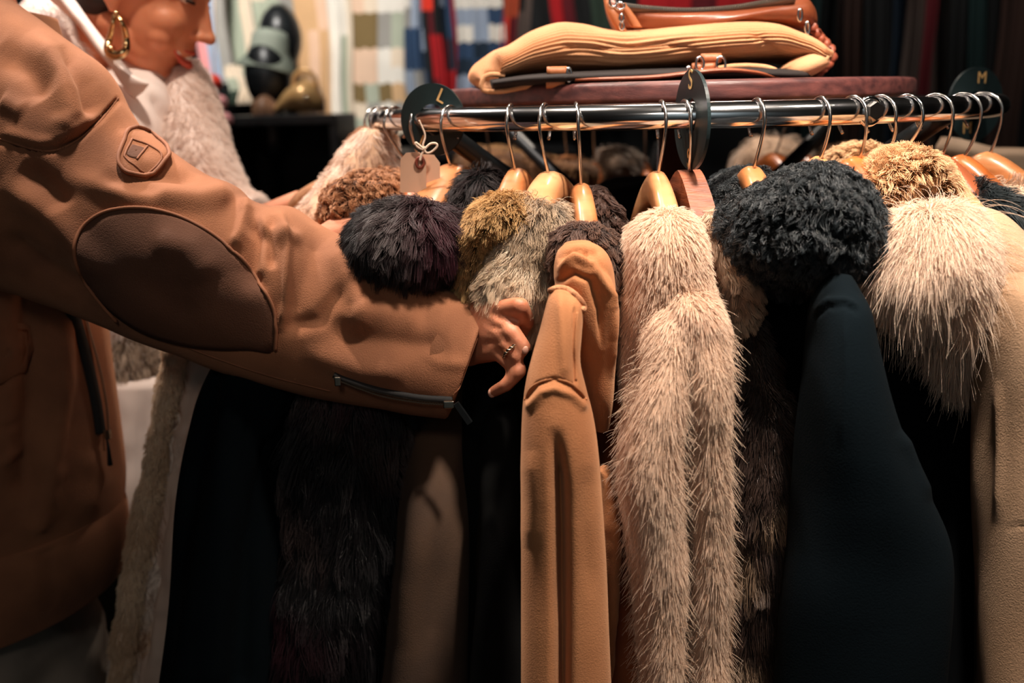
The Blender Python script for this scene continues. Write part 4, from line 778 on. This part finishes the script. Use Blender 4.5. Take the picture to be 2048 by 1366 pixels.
# the sleeve
AR = [(-130, -120, -200, 500, 1.10, .09), (0, -12, -110, 545, 1.07, .10), (92, 55, 0, 572, 1.05, .10), (190, 128, 90, 598, 1.035, .10), (236, 208, 150, 618, 1.03, .098), (270, 262, 190, 634, 1.025, .096), (330, 302, 250, 658, 1.02, .094), (400, 348, 315, 684, 1.01, .09), (462, 372, 372, 704, 1.005, .086), (490, 398, 425, 726, 1.0, .082), (530, 412, 480, 746, .995, .078), (580, 416, 530, 762, .99, .076), (640, 452, 590, 778, .985, .072), (715, 492, 655, 795, .98, .068), (790, 536, 715, 805, .972, .064), (870, 571, 775, 815, .965, .060), (925, 588, 825, 824, .96, .057), (975, 604, 892, 832, .955, .054)]
CR = [([(0, 282), (60, 300), (110, 300), (160, 275), (205, 235), (235, 200)], 4.5, -.006, 1), ([(20, 268), (80, 284), (130, 276), (190, 226)], 10, .003, 1),
      ([(232, 262), (300, 300), (340, 330)], 9, .003), ([(488, 385), (492, 430), (480, 470), (462, 500)], 14, .008), ([(500, 420), (512, 470), (498, 540), (520, 590)], 17, -.012), ([(560, 420), (575, 500), (572, 600), (562, 665)], 9, .010), ([(545, 430), (540, 480), (545, 540)], 10, -.007),
      ([(640, 455), (625, 520), (600, 580), (570, 660)], 26, -.007), ([(470, 385), (440, 390), (400, 400), (330, 395), (240, 385), (120, 350)], 22, .010), ([(400, 360), (330, 350), (260, 345)], 14, -.006), ([(120, 90), (170, 170), (190, 240)], 18, -.010), ([(60, 60), (120, 150), (140, 230), (110, 280)], 24, .011), ([(0, 90), (60, 140), (90, 200)], 30, -.009), ([(0, 200), (50, 225)], 18, .005),
      ([(0, 360), (100, 430), (160, 500), (200, 560)], 26, .009), ([(40, 330), (100, 370), (130, 420)], 22, -.008), ([(0, 470), (80, 530), (180, 590)], 24, -.010), ([(200, 350), (260, 380), (330, 390)], 16, -.006),
      ([(650, 480), (690, 540), (720, 610), (700, 680)], 24, .008), ([(720, 500), (750, 570), (810, 620), (880, 635)], 28, -.005), ([(640, 640), (720, 680), (820, 690), (900, 690)], 28, -.007), ([(600, 700), (720, 740), (820, 750)], 22, .005), ([(700, 630), (780, 620), (850, 635)], 24, .006), ([(500, 430), (560, 470), (610, 480)], 14, .006),
      ([(840, 700), (880, 725), (950, 730)], 14, .002), ([(560, 660), (640, 640), (700, 560)], 16, -.006), ([(300, 480), (380, 500), (430, 560)], 30, .008), ([(240, 540), (330, 590), (400, 640)], 34, -.004)]
slv = loft('jacket_sleeve', AR, jk, man, nu=220, nv=330, power=2.15, creases=CR, cuff=True, wob=.0012, wscale=16)
oval = [(150, 500), (160, 465), (190, 435), (235, 418), (285, 416), (340, 426), (400, 452), (450, 488), (490, 528), (520, 568), (543, 610), (553, 650), (552, 690), (540, 705), (500, 700), (440, 700), (370, 692), (300, 672), (250, 645), (210, 612), (178, 575), (158, 535)]
ov = catmull(oval+[oval[0]], 90)[:-1]
ep = patch('elbow_patch', slv, ov[:, :2], .0008, .0016, jk2, slv)
seam('patch_piping', slv, [(235, 642), (205, 608), (176, 570), (156, 530), (150, 490), (165, 455), (200, 428), (245, 416), (300, 417), (360, 434), (420, 466), (470, 505), (510, 552), (540, 600), (553, 645), (551, 700)], .0019, jkp, slv, off=.0015, n=150)
# shoulder seam piping, strap tab
seam('yoke_seam', slv, [(-60, 262), (0, 278), (60, 297), (105, 302), (150, 284), (195, 248), (222, 215), (236, 196)], .0013, jkp, slv, off=.0, n=90)
tabp = [(266, 260), (288, 267), (322, 292), (332, 308), (326, 326), (306, 350), (290, 361), (262, 354), (241, 338), (236, 318), (246, 286), (253, 270)]
tp_ = catmull(tabp+[tabp[0]], 48)[:-1]
tb2 = patch('sleeve_strap', slv, tp_[:, :2], .002, .0028, jk, slv)
seam('strap_border', slv, tabp+[tabp[0]], .0021, jkp, slv, off=.0052, n=90)
seam('strap_stitch_frame', slv, [(262, 285), (300, 300), (322, 320), (300, 346), (288, 352), (252, 325), (250, 312), (262, 285)], .0011, jkp, slv, off=.0052, n=60)
seam('strap_stitch_bar', slv, [(294, 300), (272, 326)], .0011, jkp, slv, off=.0052, n=20)
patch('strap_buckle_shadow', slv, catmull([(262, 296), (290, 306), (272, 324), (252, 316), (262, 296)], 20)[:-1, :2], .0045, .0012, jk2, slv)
# cuff zipper
seam('cuff_zip_tape', slv, [(668, 748), (690, 758), (760, 780), (840, 795), (905, 800)], .0040, m_zip, slv, off=.0, n=50)
zipteeth(slv, [(672, 750), (760, 783), (840, 798), (905, 803)], 46, .0010, slv, off=.005)
t_ = bvh(slv); q, nn = cast(t_, 900, 798, .008)
if q is not None:
    sl = box('cuff_zip_slider', q, (.010, .006, .007), silver, slv, bevel=.001)
    qa, qb = P(912, 806, q.y-.006), P(940, 846, q.y-.008); d = (qb-qa); me = tube_mesh('zip_pull', [qa, qa.lerp(qb, .5), qb], [.0034, .0036, .0036], seg=4); link('zip_pull', me, m_blk, sl, smooth=False)
q, nn = cast(t_, 681, 752, .007)
if q is not None: box('zip_stop', q, (.006, .003, .009), silver, slv, bevel=.001)
seam('cuff_stitching', slv, [(952, 604), (962, 650), (955, 705), (938, 750), (905, 792)], .0007, jkp, slv, off=.0002)
seam('sleeve_under_seam', slv, [(300, 664), (420, 712), (540, 752), (660, 782)], .0009, jkp, slv, off=.0)
patch('chest_pocket_flap', tb, [(-40, 640), (0, 640), (60, 650), (68, 700), (50, 745), (0, 768), (-40, 780)], .001, .003, jk, tb)
# ------------------------------------------------------------------ price tag on the hanger
tg = empty('price_tag', P(838, 310, 1.06), 'blank cardboard price tag tied with string to a hanger at the left of the rail', 'tag')
card = mat('manila_card', S(212, 168, 140), S(200, 156, 128), 12, .85); strg = mat('cotton_string', S(226, 200, 178), None, 60, .9); eyel = mat('red_brown_eyelet', S(120, 52, 34), None, 10, .6)
def slabpoly(name, pts, Y, th, m, parent, skew=0):
    bm = bmesh.new(); a = [bm.verts.new(P(x, y, Y+skew*(x-pts[0][0]))) for x, y in pts]; f = bm.faces.new(a)
    r = bmesh.ops.extrude_face_region(bm, geom=[f]); bmesh.ops.translate(bm, verts=[v for v in r['geom'] if isinstance(v, bmesh.types.BMVert)], vec=(0, th, 0)); bmesh.ops.recalc_face_normals(bm, faces=bm.faces); return bm_link(name, bm, m, parent, smooth=False)
slabpoly('front_card', [(800, 385), (801, 318), (812, 306), (838, 304), (852, 318), (853, 385)], 1.03, .001, card, tg)
slabpoly('back_card', [(832, 385), (838, 308), (868, 310), (880, 326), (880, 385)], 1.038, .001, card, tg)
tube('eyelet', [P(840+7.5*math.cos(a), 325+10*math.sin(a), 1.0285) for a in np.linspace(0, 6.283, 24)[:-1]], .0016, eyel, tg, closed=True)
tube('string', [P(x, y, 1.025) for x, y in catmull([(840, 322), (843, 309), (848, 300), (838, 290), (831, 285), (833, 292), (842, 298), (850, 300)], 30)], .0011, strg, tg)
tube('string', [P(x, y, 1.024) for x, y in catmull([(848, 300), (860, 288), (872, 287), (874, 293), (864, 303), (854, 306), (849, 300), (850, 293)], 30)], .0011, strg, tg)
tube('string', [P(x, y, 1.03) for x, y in catmull([(848, 300), (846, 290), (850, 270), (838, 240)], 20)], .0009, strg, tg)
# ------------------------------------------------------------------ folded corduroy and leather bag on the wooden top
cord = mat('tan_corduroy', S(212, 158, 116), S(198, 142, 100), 14, .9, bump=.5, bscale=500, sheen=.4)
cordd = mat('corduroy_dark_gap', S(30, 22, 20), None, 10, .9); lea = mat('tan_leather', S(178, 108, 66), S(158, 90, 52), 18, .5, bump=.2, bscale=300)
leb = mat('brown_leather', S(152, 82, 50), S(128, 64, 38), 12, .42, bump=.3, bscale=400, coat=.2)
TZ = 1.4185
fc_ = empty('folded_garment', P(1300, 160, 1.22), 'folded tan corduroy garment with leather strap loops, lying on the wooden top', 'clothing')
def ribs(rows, name, nrib=46, amp=.0011, **k): return loft(name, rows, cord, fc_, nu=nrib*7, nv=90, power=2.2, folds=None, **k)
top = ribs([(972, 138, 964, 176, 1.17, .05), (986, 106, 980, 168, 1.18, .07), (1018, 92, 1010, 156, 1.19, .085), (1060, 66, 1055, 150, 1.20, .09), (1110, 50, 1110, 148, 1.21, .10), (1160, 52, 1165, 147, 1.21, .10), (1230, 66, 1235, 146, 1.21, .10), (1330, 58, 1330, 138, 1.21, .10), (1440, 48, 1440, 128, 1.21, .10), (1530, 52, 1530, 122, 1.21, .10), (1590, 72, 1580, 128, 1.20, .09), (1630, 92, 1618, 142, 1.19, .08), (1655, 108, 1642, 138, 1.18, .06)], 'top_layer',
     creases=[([(1110, 88), (1160, 98), (1230, 96), (1330, 90), (1400, 96)], 6, -.005), ([(1180, 72), (1300, 80), (1420, 70)], 9, .003), ([(1500, 60), (1540, 90), (1570, 110)], 6, -.003), ([(1120, 120), (1240, 122), (1400, 108)], 6, .003)])
# cord wales: real ridges running along the piece
n_ = len(top.data.vertices); V_ = np.empty(n_*3); top.data.vertices.foreach_get('co', V_); V_ = V_.reshape(-1, 3); N_ = np.empty(n_*3); top.data.vertices.foreach_get('normal', N_); N_ = N_.reshape(-1, 3)
V_ += N_*(np.cos(np.arange(n_) % (46*7)/7*2*math.pi)*.0013)[:, None]; top.data.vertices.foreach_set('co', V_.ravel()); top.data.update()
loft('folded_edge', [(1560, 140, 1640, 100, 1.13, .02), (1568, 152, 1652, 112, 1.13, .025), (1578, 164, 1656, 122, 1.135, .02)], cord, fc_)
tube('rolled_hem', [P(x, y, 1.115) for x, y in catmull([(1010, 150), (975, 150), (964, 165), (966, 180), (1000, 183), (1060, 172), (1130, 160), (1200, 152), (1300, 152), (1400, 143), (1470, 132), (1530, 134), (1560, 146), (1584, 162), (1640, 128), (1655, 112)], 80)], .0028, cord, fc_, seg=10)
loft('lower_layer', [(980, 160, 985, 180, 1.16, .06), (1060, 150, 1070, 176, 1.17, .09), (1200, 142, 1205, 172, 1.18, .10), (1400, 136, 1405, 166, 1.18, .10), (1540, 138, 1545, 168, 1.18, .09), (1600, 140, 1590, 166, 1.18, .06)], cordd, fc_, nu=40, nv=50)  # near-black layer, darkness of the opening and gap put into its colour
loft('inner_fold', [(1150, 155, 1150, 164, 1.09, .01), (1300, 150, 1300, 160, 1.085, .012), (1430, 136, 1435, 146, 1.085, .012), (1500, 140, 1505, 150, 1.09, .012), (1550, 152, 1560, 164, 1.10, .01)], leb, fc_, nu=24, nv=30)
for (xa, ya, xb, yb) in ((1094, 143, 1134, 142), (1092, 168, 1130, 166), (1402, 117, 1442, 116), (1384, 136, 1432, 133), (1380, 160, 1410, 158)):
    tube('strap_loop', [P(xa+(xb-xa)*t, ya+(yb-ya)*t, 1.095) for t in np.linspace(0, 1, 6)], .0050, lea, fc_, seg=14)
for (cx_, cy_, rx, ry) in ((1138, 150, 5, 14), (1442, 128, 9, 15), (1400, 128, 8, 14), (1378, 152, 6, 18)):
    tube('metal_ring', [P(cx_+rx*math.cos(a), cy_+ry*math.sin(a), 1.088) for a in np.linspace(0, 6.283, 26)[:-1]], .0014, chrome, fc_, seg=8, closed=True)
bag = empty('leather_bag', P(1400, 60, 1.25), 'brown leather zipped bag lying on top of the folded corduroy', 'bag')
bb = loft('bag_body', [(1212, -6, 1230, 62, 1.22, .03), (1260, 14, 1262, 68, 1.22, .055), (1340, 22, 1340, 68, 1.22, .065), (1440, 20, 1440, 62, 1.22, .065), (1530, 6, 1535, 58, 1.22, .06), (1590, -6, 1600, 62, 1.22, .05), (1612, 4, 1622, 60, 1.22, .03)], leb, bag, nu=70, nv=70, creases=[([(1240, 50), (1340, 52), (1440, 40), (1560, 20)], 5, .004)])
tube('zip_tape', [P(x, y, 1.165) for x, y in catmull([(1240, 12), (1300, 20), (1380, 24), (1460, 19), (1530, 8), (1590, -2)], 50)], .0055, mat('grey_zip_tape', S(120, 100, 88), None, 20, .8), bag, flat=.5)
bm = bmesh.new()
for p in catmull([(1236, 8), (1300, 15), (1380, 19), (1460, 14), (1530, 3), (1590, -8)], 90): bmesh.ops.create_cube(bm, size=1, matrix=Matrix.Translation(P(p[0], p[1], 1.160)) @ Matrix.Diagonal((.0012, .004, .004, 1)))
tag(bm_link('zip_teeth', bm, silver, bag, smooth=False), kind='stuff')
loft('bag_flap', [(1206, -8, 1222, 10, 1.155, .006), (1212, 20, 1236, 26, 1.15, .007), (1222, 44, 1246, 50, 1.15, .007), (1234, 62, 1256, 64, 1.15, .005)], lea, bag)
loft('bag_flap', [(1236, 8, 1250, 6, 1.15, .005), (1248, 30, 1266, 26, 1.15, .006), (1262, 54, 1284, 54, 1.15, .006)], lea, bag)
for (cx_, cy_, rx, ry) in ((1226, 4, 7, 10), (1240, 12, 9, 7), (1243, 36, 4, 8), (1244, 52, 4, 8), (1600, 30, 4, 12), (1615, 56, 4, 12)):
    tube('metal_ring', [P(cx_+rx*math.cos(a), cy_+ry*math.sin(a), 1.143) for a in np.linspace(0, 6.283, 22)[:-1]], .0013, chrome, bag, seg=8, closed=True)
tube('braided_strap', [P(x+3*math.sin(i*1.1), y, 1.19+.004*math.cos(i*1.1)) for i, (x, y) in enumerate(catmull([(1606, 44), (1628, 58), (1642, 76), (1658, 98), (1662, 118), (1648, 138), (1632, 150), (1626, 158)], 60)[:, :2])], [.0048+.0012*math.sin(i*.9) for i in range(60)], mat('pink_brown_leather', S(178, 96, 68), S(150, 72, 52), 40, .45), bag, seg=10)
# ------------------------------------------------------------------ the back of the shop: scarves, hats, bags, hanging clothes
YB = 3.45
def cm(name, col): return mat('cloth_'+name, S(*col), tuple(c*.86 for c in S(*col)), 8, .92)
PAL = dict(cream=cm('cream', (222, 206, 184)), white=cm('white', (226, 222, 212)), sage=cm('sage', (168, 176, 158)), olive=cm('olive', (120, 100, 62)), tan=cm('tan', (204, 168, 126)), peach=cm('peach', (222, 190, 164)), grey=cm('grey', (150, 148, 142)), dgreen=cm('dark_green', (44, 62, 50)), red=cm('red', (178, 22, 30)), orange=cm('orange_red', (230, 62, 40)), blue=cm('blue', (40, 66, 98)), lblue=cm('light_blue', (150, 164, 184)), navy=cm('navy', (18, 38, 56)), black=cm('black', (12, 16, 18)), pink=cm('pink', (220, 150, 150)), rust=cm('rust', (176, 76, 44)), teal=cm('teal', (16, 46, 46)), taupe=cm('taupe', (96, 82, 76)), brown=cm('brown', (60, 38, 30)), maroon=cm('maroon', (96, 14, 26)))
def scarf(label, x1, x2, y2, pattern, cols, name='scarf', Y=YB, group='scarves hanging on the back wall', amp=.012, y1=-120, th=.02, cat='scarf', nf=5, seed=0):
    """pattern: list of rows, each a list of colour names spread across the width, repeated down the length"""
    names = sorted({c for r in pattern for c in r}); me = bpy.data.meshes.new('cloth')
    for c in names: me.materials.append(PAL[c])
    nx, ny = 24, 60; V = []; Fc = []; mi = []; a, b = P(x1, y1, Y), P(x2, y1, Y); bot = P((x1+x2)/2, y2, Y).z; top_ = a.z
    for side in (0, 1):
        for j in range(ny+1):
            for i in range(nx+1):
                u = i/nx; v = j/ny; x = a.x+(b.x-a.x)*u; z = top_+(bot-top_)*v+.006*math.sin(i*1.3+seed)*v
                y = Y+amp*math.sin(u*nf*2*math.pi+seed+v*.8)*(.4+.6*v)+(th if side else 0)
                V.append((x+.006*math.sin(v*7+seed), y, z))
    n1 = (nx+1)*(ny+1)
    for side in (0, 1):
        for j in range(ny):
            for i in range(nx):
                q = side*n1+j*(nx+1)+i; f = (q, q+1, q+nx+2, q+nx+1); Fc.append(f if side else f[::-1])
                row = pattern[int(j/ny*len(pattern)*1) % len(pattern)]; mi.append(names.index(row[min(len(row)-1, int(i/nx*len(row)))]))
    for j in range(ny):
        for i in (0, nx): q = j*(nx+1)+i; Fc.append((q, q+nx+1, q+n1+nx+1, q+n1)); mi.append(0)
    for i in range(nx):
        for j in (0, ny): q = j*(nx+1)+i; Fc.append((q, q+1, q+n1+1, q+n1)); mi.append(0)
    me.from_pydata(V, [], Fc); me.polygons.foreach_set('material_index', mi); me.update()
    o = link(name, me, None); tag(o, label, cat, group); return o
rail_z = P(700, -118, YB).z
tube_o = tube('scarf_rail', [(-1.75, YB+.01, rail_z+.02), (1.9, YB+.01, rail_z+.02)], .015, m_blk); tag(tube_o, 'black wall rail from which the scarves hang', 'rail')
scarf('pale grey and pink scarf just right of the smiling face', 372, 440, 165, [['pink', 'lblue', 'lblue'], ['white', 'lblue', 'grey'], ['pink', 'lblue', 'grey']], 0, seed=1, Y=3.3)
scarf('pale sage green scarf hanging behind the dark bucket hat', 430, 492, 150, [['sage', 'sage', 'cream']], 0, seed=2)
scarf('grey scarf above the dark bucket hat', 490, 578, 120, [['cream', 'sage', 'grey'], ['sage', 'sage', 'grey']], 0, seed=3, Y=3.5)
scarf('plain beige scarf left of the white scarf', 577, 644, 235, [['tan', 'tan', 'peach'], ['tan', 'peach', 'tan']], 0, seed=4)
scarf('white scarf with thin sage edge, left of the beige and olive plaid', 642, 692, 255, [['white', 'white', 'white', 'cream'], ['white', 'white', 'sage', 'cream']], 0, seed=5, nf=2)
blk = [['cream', 'cream', 'grey', 'white', 'cream']]*3+[['peach', 'tan', 'cream', 'cream', 'cream']]*2+[['white', 'cream', 'white', 'white', 'white']]
scarf('beige, olive and white block plaid scarf, the widest one', 690, 800, 268, [['cream', 'cream', 'cream', 'white'], ['tan', 'peach', 'cream', 'white'], ['cream', 'tan', 'white', 'white'], ['peach', 'cream', 'white', 'white'], ['olive', 'olive', 'grey', 'sage'], ['olive', 'olive', 'grey', 'sage'], ['peach', 'peach', 'white', 'cream'], ['peach', 'peach', 'white', 'white'], ['olive', 'sage', 'olive', 'tan'], ['cream', 'grey', 'white', 'grey'], ['sage', 'cream', 'grey', 'cream']], 0, seed=6, nf=2, amp=.006)
scarf('blue and grey check scarf left of the red ones', 796, 858, 225, [['lblue', 'grey', 'lblue'], ['lblue', 'lblue', 'grey'], ['white', 'lblue', 'lblue'], ['grey', 'lblue', 'blue'], ['blue', 'blue', 'lblue'], ['blue', 'blue', 'navy'], ['lblue', 'grey', 'blue'], ['grey', 'blue', 'lblue']], 0, seed=7, nf=3)
scarf('bright red and dark scarf right of the blue check', 840, 876, 200, [['red', 'orange', 'orange'], ['orange', 'orange', 'maroon'], ['orange', 'orange', 'black'], ['black', 'maroon', 'black'], ['black', 'red', 'red'], ['black', 'red', 'red'], ['black', 'maroon', 'red']], 0, seed=8, nf=2, Y=3.4)
scarf('narrow dark blue and crimson scarf', 874, 912, 205, [['blue', 'red', 'red'], ['lblue', 'blue', 'red'], ['navy', 'blue', 'red'], ['maroon', 'navy', 'red'], ['red', 'red', 'maroon']], 0, seed=9, nf=2)
scarf('blue and white striped scarf left of the corduroy', 905, 1002, 215, [['blue', 'navy', 'blue'], ['white', 'white', 'lblue'], ['lblue', 'blue', 'white'], ['white', 'white', 'white'], ['lblue', 'lblue', 'blue'], ['white', 'lblue', 'white'], ['blue', 'navy', 'blue'], ['navy', 'blue', 'navy'], ['lblue', 'blue', 'navy'], ['navy', 'navy', 'blue']], 0, seed=10, nf=3)
scarf('narrow orange-red scarf above the left end of the corduroy', 1000, 1032, 110, [['orange', 'rust'], ['rust', 'rust'], ['orange', 'maroon']], 0, seed=11, nf=2)
scarf('taupe scarf beside the orange-red one', 1030, 1060, 160, [['black', 'taupe'], ['taupe', 'taupe']], 0, seed=12, nf=2)
scarf('crimson scarf with a black edge, behind the top of the corduroy', 1075, 1150, 60, [['maroon', 'red', 'red'], ['black', 'red', 'maroon']], 0, seed=13, nf=2)
scarf('dark green scarf behind the left of the leather bag', 1150, 1270, 60, [['black', 'dgreen', 'dgreen', 'black']], 0, seed=14, nf=3)
scarf('wide crimson blanket scarf behind the leather bag', 1275, 1530, 40, [['red', 'red', 'maroon', 'red', 'red']], 0, seed=15, nf=6)
scarf('pale green folded cloth standing behind the hat stand', 452, 505, 205, [['cream', 'cream', 'sage'], ['sage', 'cream', 'cream'], ['dgreen', 'cream', 'cream']], 0, Y=3.2, y1=130, seed=16, name='folded_cloth', cat='cloth', group=None)
# pink pom-poms strung beside the face
for (x, y, r, lab) in ((440, 205, 13, 'upper pale pink pompom right of the white coat'), (450, 240, 14, 'lower pale pink pompom right of the white coat'), (428, 165, 14, 'red pompom above the pink ones')):
    q = P(x, y, 2.6); bm = bmesh.new(); bmesh.ops.create_icosphere(bm, subdivisions=4, radius=r*2.6/F, matrix=Matrix.Translation(q))
    for v in bm.verts: v.co += (v.co-q).normalized()*random.uniform(-.002, .003)
    o = bm_link('pompom', bm, PAL['orange'] if 'red' in lab else PAL['pink']); tag(o, lab, 'decoration', 'pompoms beside the face')
tb_ = tube('pompom_string', [P(425, -60, 2.62), P(430, 60, 2.62), P(428, 165, 2.62), P(440, 205, 2.62), P(450, 240, 2.62)], .002, strg); tag(tb_, 'thin string carrying the pompoms beside the face', 'string')
# hats
def hat(x, y, Y, w, hgt, m, label, tilt=12):
    o = empty('bucket_hat', P(x, y, Y), label, 'hat'); c0 = P(x, y, Y); W = w*Y/F/2; Hh = hgt*Y/F
    prof = [(0, 1.0), (.30, .99), (.50, .93), (.58, .80), (.64, .45), (.70, .30), (1.0, 0), (.985, -.04), (.68, .24), (.6, .45)]
    n = 48; V = []; Fc = []; R = Matrix.Rotation(math.radians(tilt), 3, 'Y')
    for (r, z) in prof:
        for k in range(n):
            a = 2*math.pi*k/n; V.append(c0+R @ Vector((r*W*math.cos(a), r*W*math.sin(a)*.9, z*Hh+.004*math.sin(3*a)*r)))
    for i in range(len(prof)-1):
        for k in range(n): l = (k+1) % n; Fc.append((i*n+k, i*n+l, (i+1)*n+l, (i+1)*n+k))
    link('crown_and_brim', mesh_from('hat', V, Fc), m, o)
    st = empty('hat_stand', (c0.x, c0.y, 0), 'slim black floor stand under the %s' % label.split(',')[0], 'stand')
    tube('pole', [(c0.x, c0.y, .02), (c0.x, c0.y, c0.z+.3*Hh)], .012, m_blk, st); bm = disc_bm(.13, 0, .02, .004)
    for v in bm.verts: v.co.x += c0.x; v.co.y += c0.y
    bm_link('base', bm, m_blk, st)
    hd_ = [('e', (c0.x, c0.y, c0.z-.02), (.065, .08, .10)), ('c', (c0.x, c0.y, c0.z-.08), .04, (c0.x, c0.y, c0.z-.2), .05)]
    organic('dummy_head', hd_, m_blk, st, voxel=.006, smooth=3)
hat(535, 135, 2.9, 118, 72, mat('grey_green_felt', S(128, 136, 124), S(84, 94, 84), 6, .8), 'grey-green bucket hat, blurred behind the scarf row', 10)
hat(560, 62, 3.2, 62, 50, mat('dark_grey_felt', S(96, 96, 88), S(70, 72, 66), 6, .8), 'small dark grey felt hat, above the grey-green one', 0)
# gold handbag on a shelf
gb = empty('handbag', P(598, 225, 2.8), 'shiny gold beige handbag slumped below the beige scarf', 'bag')
gm = mat('gold_leather', S(206, 164, 110), S(170, 126, 76), 14, .3, .3)
loft('bag_body', [(552, 214, 560, 224, 2.8, .03), (580, 178, 585, 222, 2.8, .06), (610, 160, 612, 222, 2.8, .07), (632, 168, 635, 226, 2.8, .06), (645, 190, 648, 228, 2.8, .03)], gm, gb, wob=.008, wscale=10)
tube('handle', [P(x, y, 2.78) for x, y in catmull([(585, 180), (590, 150), (610, 140), (628, 152), (634, 175)], 20)], .006, gm, gb)
bm = bmesh.new(); bmesh.ops.create_icosphere(bm, subdivisions=2, radius=.006, matrix=Matrix.Translation(P(612, 195, 2.72))); bm_link('clasp', bm, silver, gb)
bb2 = empty('handbag', P(525, 240, 2.8), 'small dull brown handbag left of the gold one', 'bag')
loft('bag_body', [(510, 200, 512, 245, 2.82, .03), (530, 190, 530, 246, 2.82, .05), (552, 205, 550, 244, 2.82, .03)], mat('dull_brown_leather', S(120, 88, 66), S(90, 64, 48), 12, .5), bb2)
# shelf units (dark) that carry bags and hats
def shelf_unit(x0, x1, Y, z, label, depth=.4):
    o = empty('shelf_unit', ((x0+x1)/2, Y+depth/2, 0), label, 'shelf')
    for zz in (z, z*.66, z*.33, .04): box('shelf_board', ((x0+x1)/2, Y+depth/2, zz-.0125), (x1-x0, depth, .025), m_blk, o, bevel=.003)
    for xx in (x0+.012, x1-.012):
        box('side_panel', (xx, Y+depth/2, z/2), (.024, depth-.01, z-.03), m_blk, o, bevel=.003)
    box('back_panel', ((x0+x1)/2, Y+depth-.01, z/2), (x1-x0-.05, .012, z-.04), m_dark, o)
    return o
zs_ = P(600, 229, 2.8).z
shelf_unit(P(455, 229, 2.8).x, P(690, 229, 2.8).x, 2.66, zs_, 'black shelf unit under the gold handbag, almost lost in shadow', .34)
shelf_unit(P(700, 300, 3.1).x, P(1150, 300, 3.1).x, 3.0, P(900, 300, 3.1).z, 'low black shelf unit below the plaid scarf, lost in shadow', .4)
# clothes folded low at the back left, seen in the gap between jacket and coats
def pile(label, x1, x2, y, Y, cols, group='folded clothes low at the back left'):
    for k, cn_ in enumerate(cols):
        yy = y+k*34; c0 = P((x1+x2)/2, yy, Y); wd2 = (x2-x1)/2*Y/F*(1-.05*random.random())
        bm = bmesh.new(); box_bm(bm, c0, (wd2*2, .26, .05), bevel=.02)
        for v in bm.verts: v.co += Vector((0, 0, .006*mnoise.noise(v.co*14)))
        o = bm_link('folded_sweater', bm, PAL[cn_[0]]); tag(o, cn_[1], 'clothing', group)
pile('', 150, 330, 985, 2.35, [('sage', 'sage sweater, topmost of the low stack beyond the white lining'), ('dgreen', 'dark green sweater under the sage one in the low stack'), ('teal', 'teal sweater third in the low stack at the back left'), ('sage', 'second sage sweater, fourth in the low stack at the back left'), ('grey', 'grey sweater near the foot of the low stack'), ('teal', 'lowest teal sweater of the stack that shows'), ('dgreen', 'bottom dark green sweater of the stack')])
tbl = empty('display_table', (P(240, 1250, 2.35).x, 2.35, 0), 'low dark table carrying the stack of folded sweaters', 'table'); zt = P(240, 985+6*34, 2.35).z-.027
box('table_top', (tbl.location.x, 2.35, zt-.015), (.5, .42, .03), m_blk, tbl, bevel=.004)
for sx in (-1, 1):
    for sy in (-1, 1): box('leg', (tbl.location.x+sx*.22, 2.35+sy*.18, (zt-.03)/2), (.035, .035, zt-.03), m_blk, tbl, bevel=.003)
# dim clothes hanging on the right
D = [('black', 1545, 1610, 'black coat just right of the corduroy end'), ('teal', 1612, 1650, 'very dark teal coat behind the braided strap'), ('black', 1652, 1700, 'black coat above the hex bolt'), ('brown', 1702, 1735, 'dark brown coat above the right part of the wooden top'), ('black', 1737, 1790, 'black coat above the right end of the wooden top'), ('navy', 1792, 1838, 'midnight navy coat left of the grey strip'), ('taupe', 1836, 1856, 'narrow grey coat left of the crimson one'), ('maroon', 1852, 1888, 'narrow crimson coat at the right of the wooden top'), ('taupe', 1886, 1915, 'grey-brown coat right of the crimson one'), ('black', 1917, 1950, 'black coat above the large size disc'), ('teal', 1952, 1985, 'dark teal coat right above the large size disc'), ('black', 1987, 2030, 'black coat near the right edge'), ('brown', 2032, 2075, 'brownish black coat cut by the right edge')]
for i, (cn_, xa, xb, lab) in enumerate(D):
    scarf(lab, xa, xb, 420, [[cn_]], 0, name='hanging_coat', Y=3.0+.05*(i % 3), group='dim clothes hanging at the back right', cat='coat', amp=.02, nf=2, th=.06, seed=i, y1=-140)
rr_ = tube('clothes_rail', [(.75, 3.05, P(1800, -140, 3.05).z+.02), (1.75, 3.05, P(1800, -140, 3.05).z+.02)], .014, m_blk); tag(rr_, 'black rail carrying the dim clothes at the back right', 'rail')
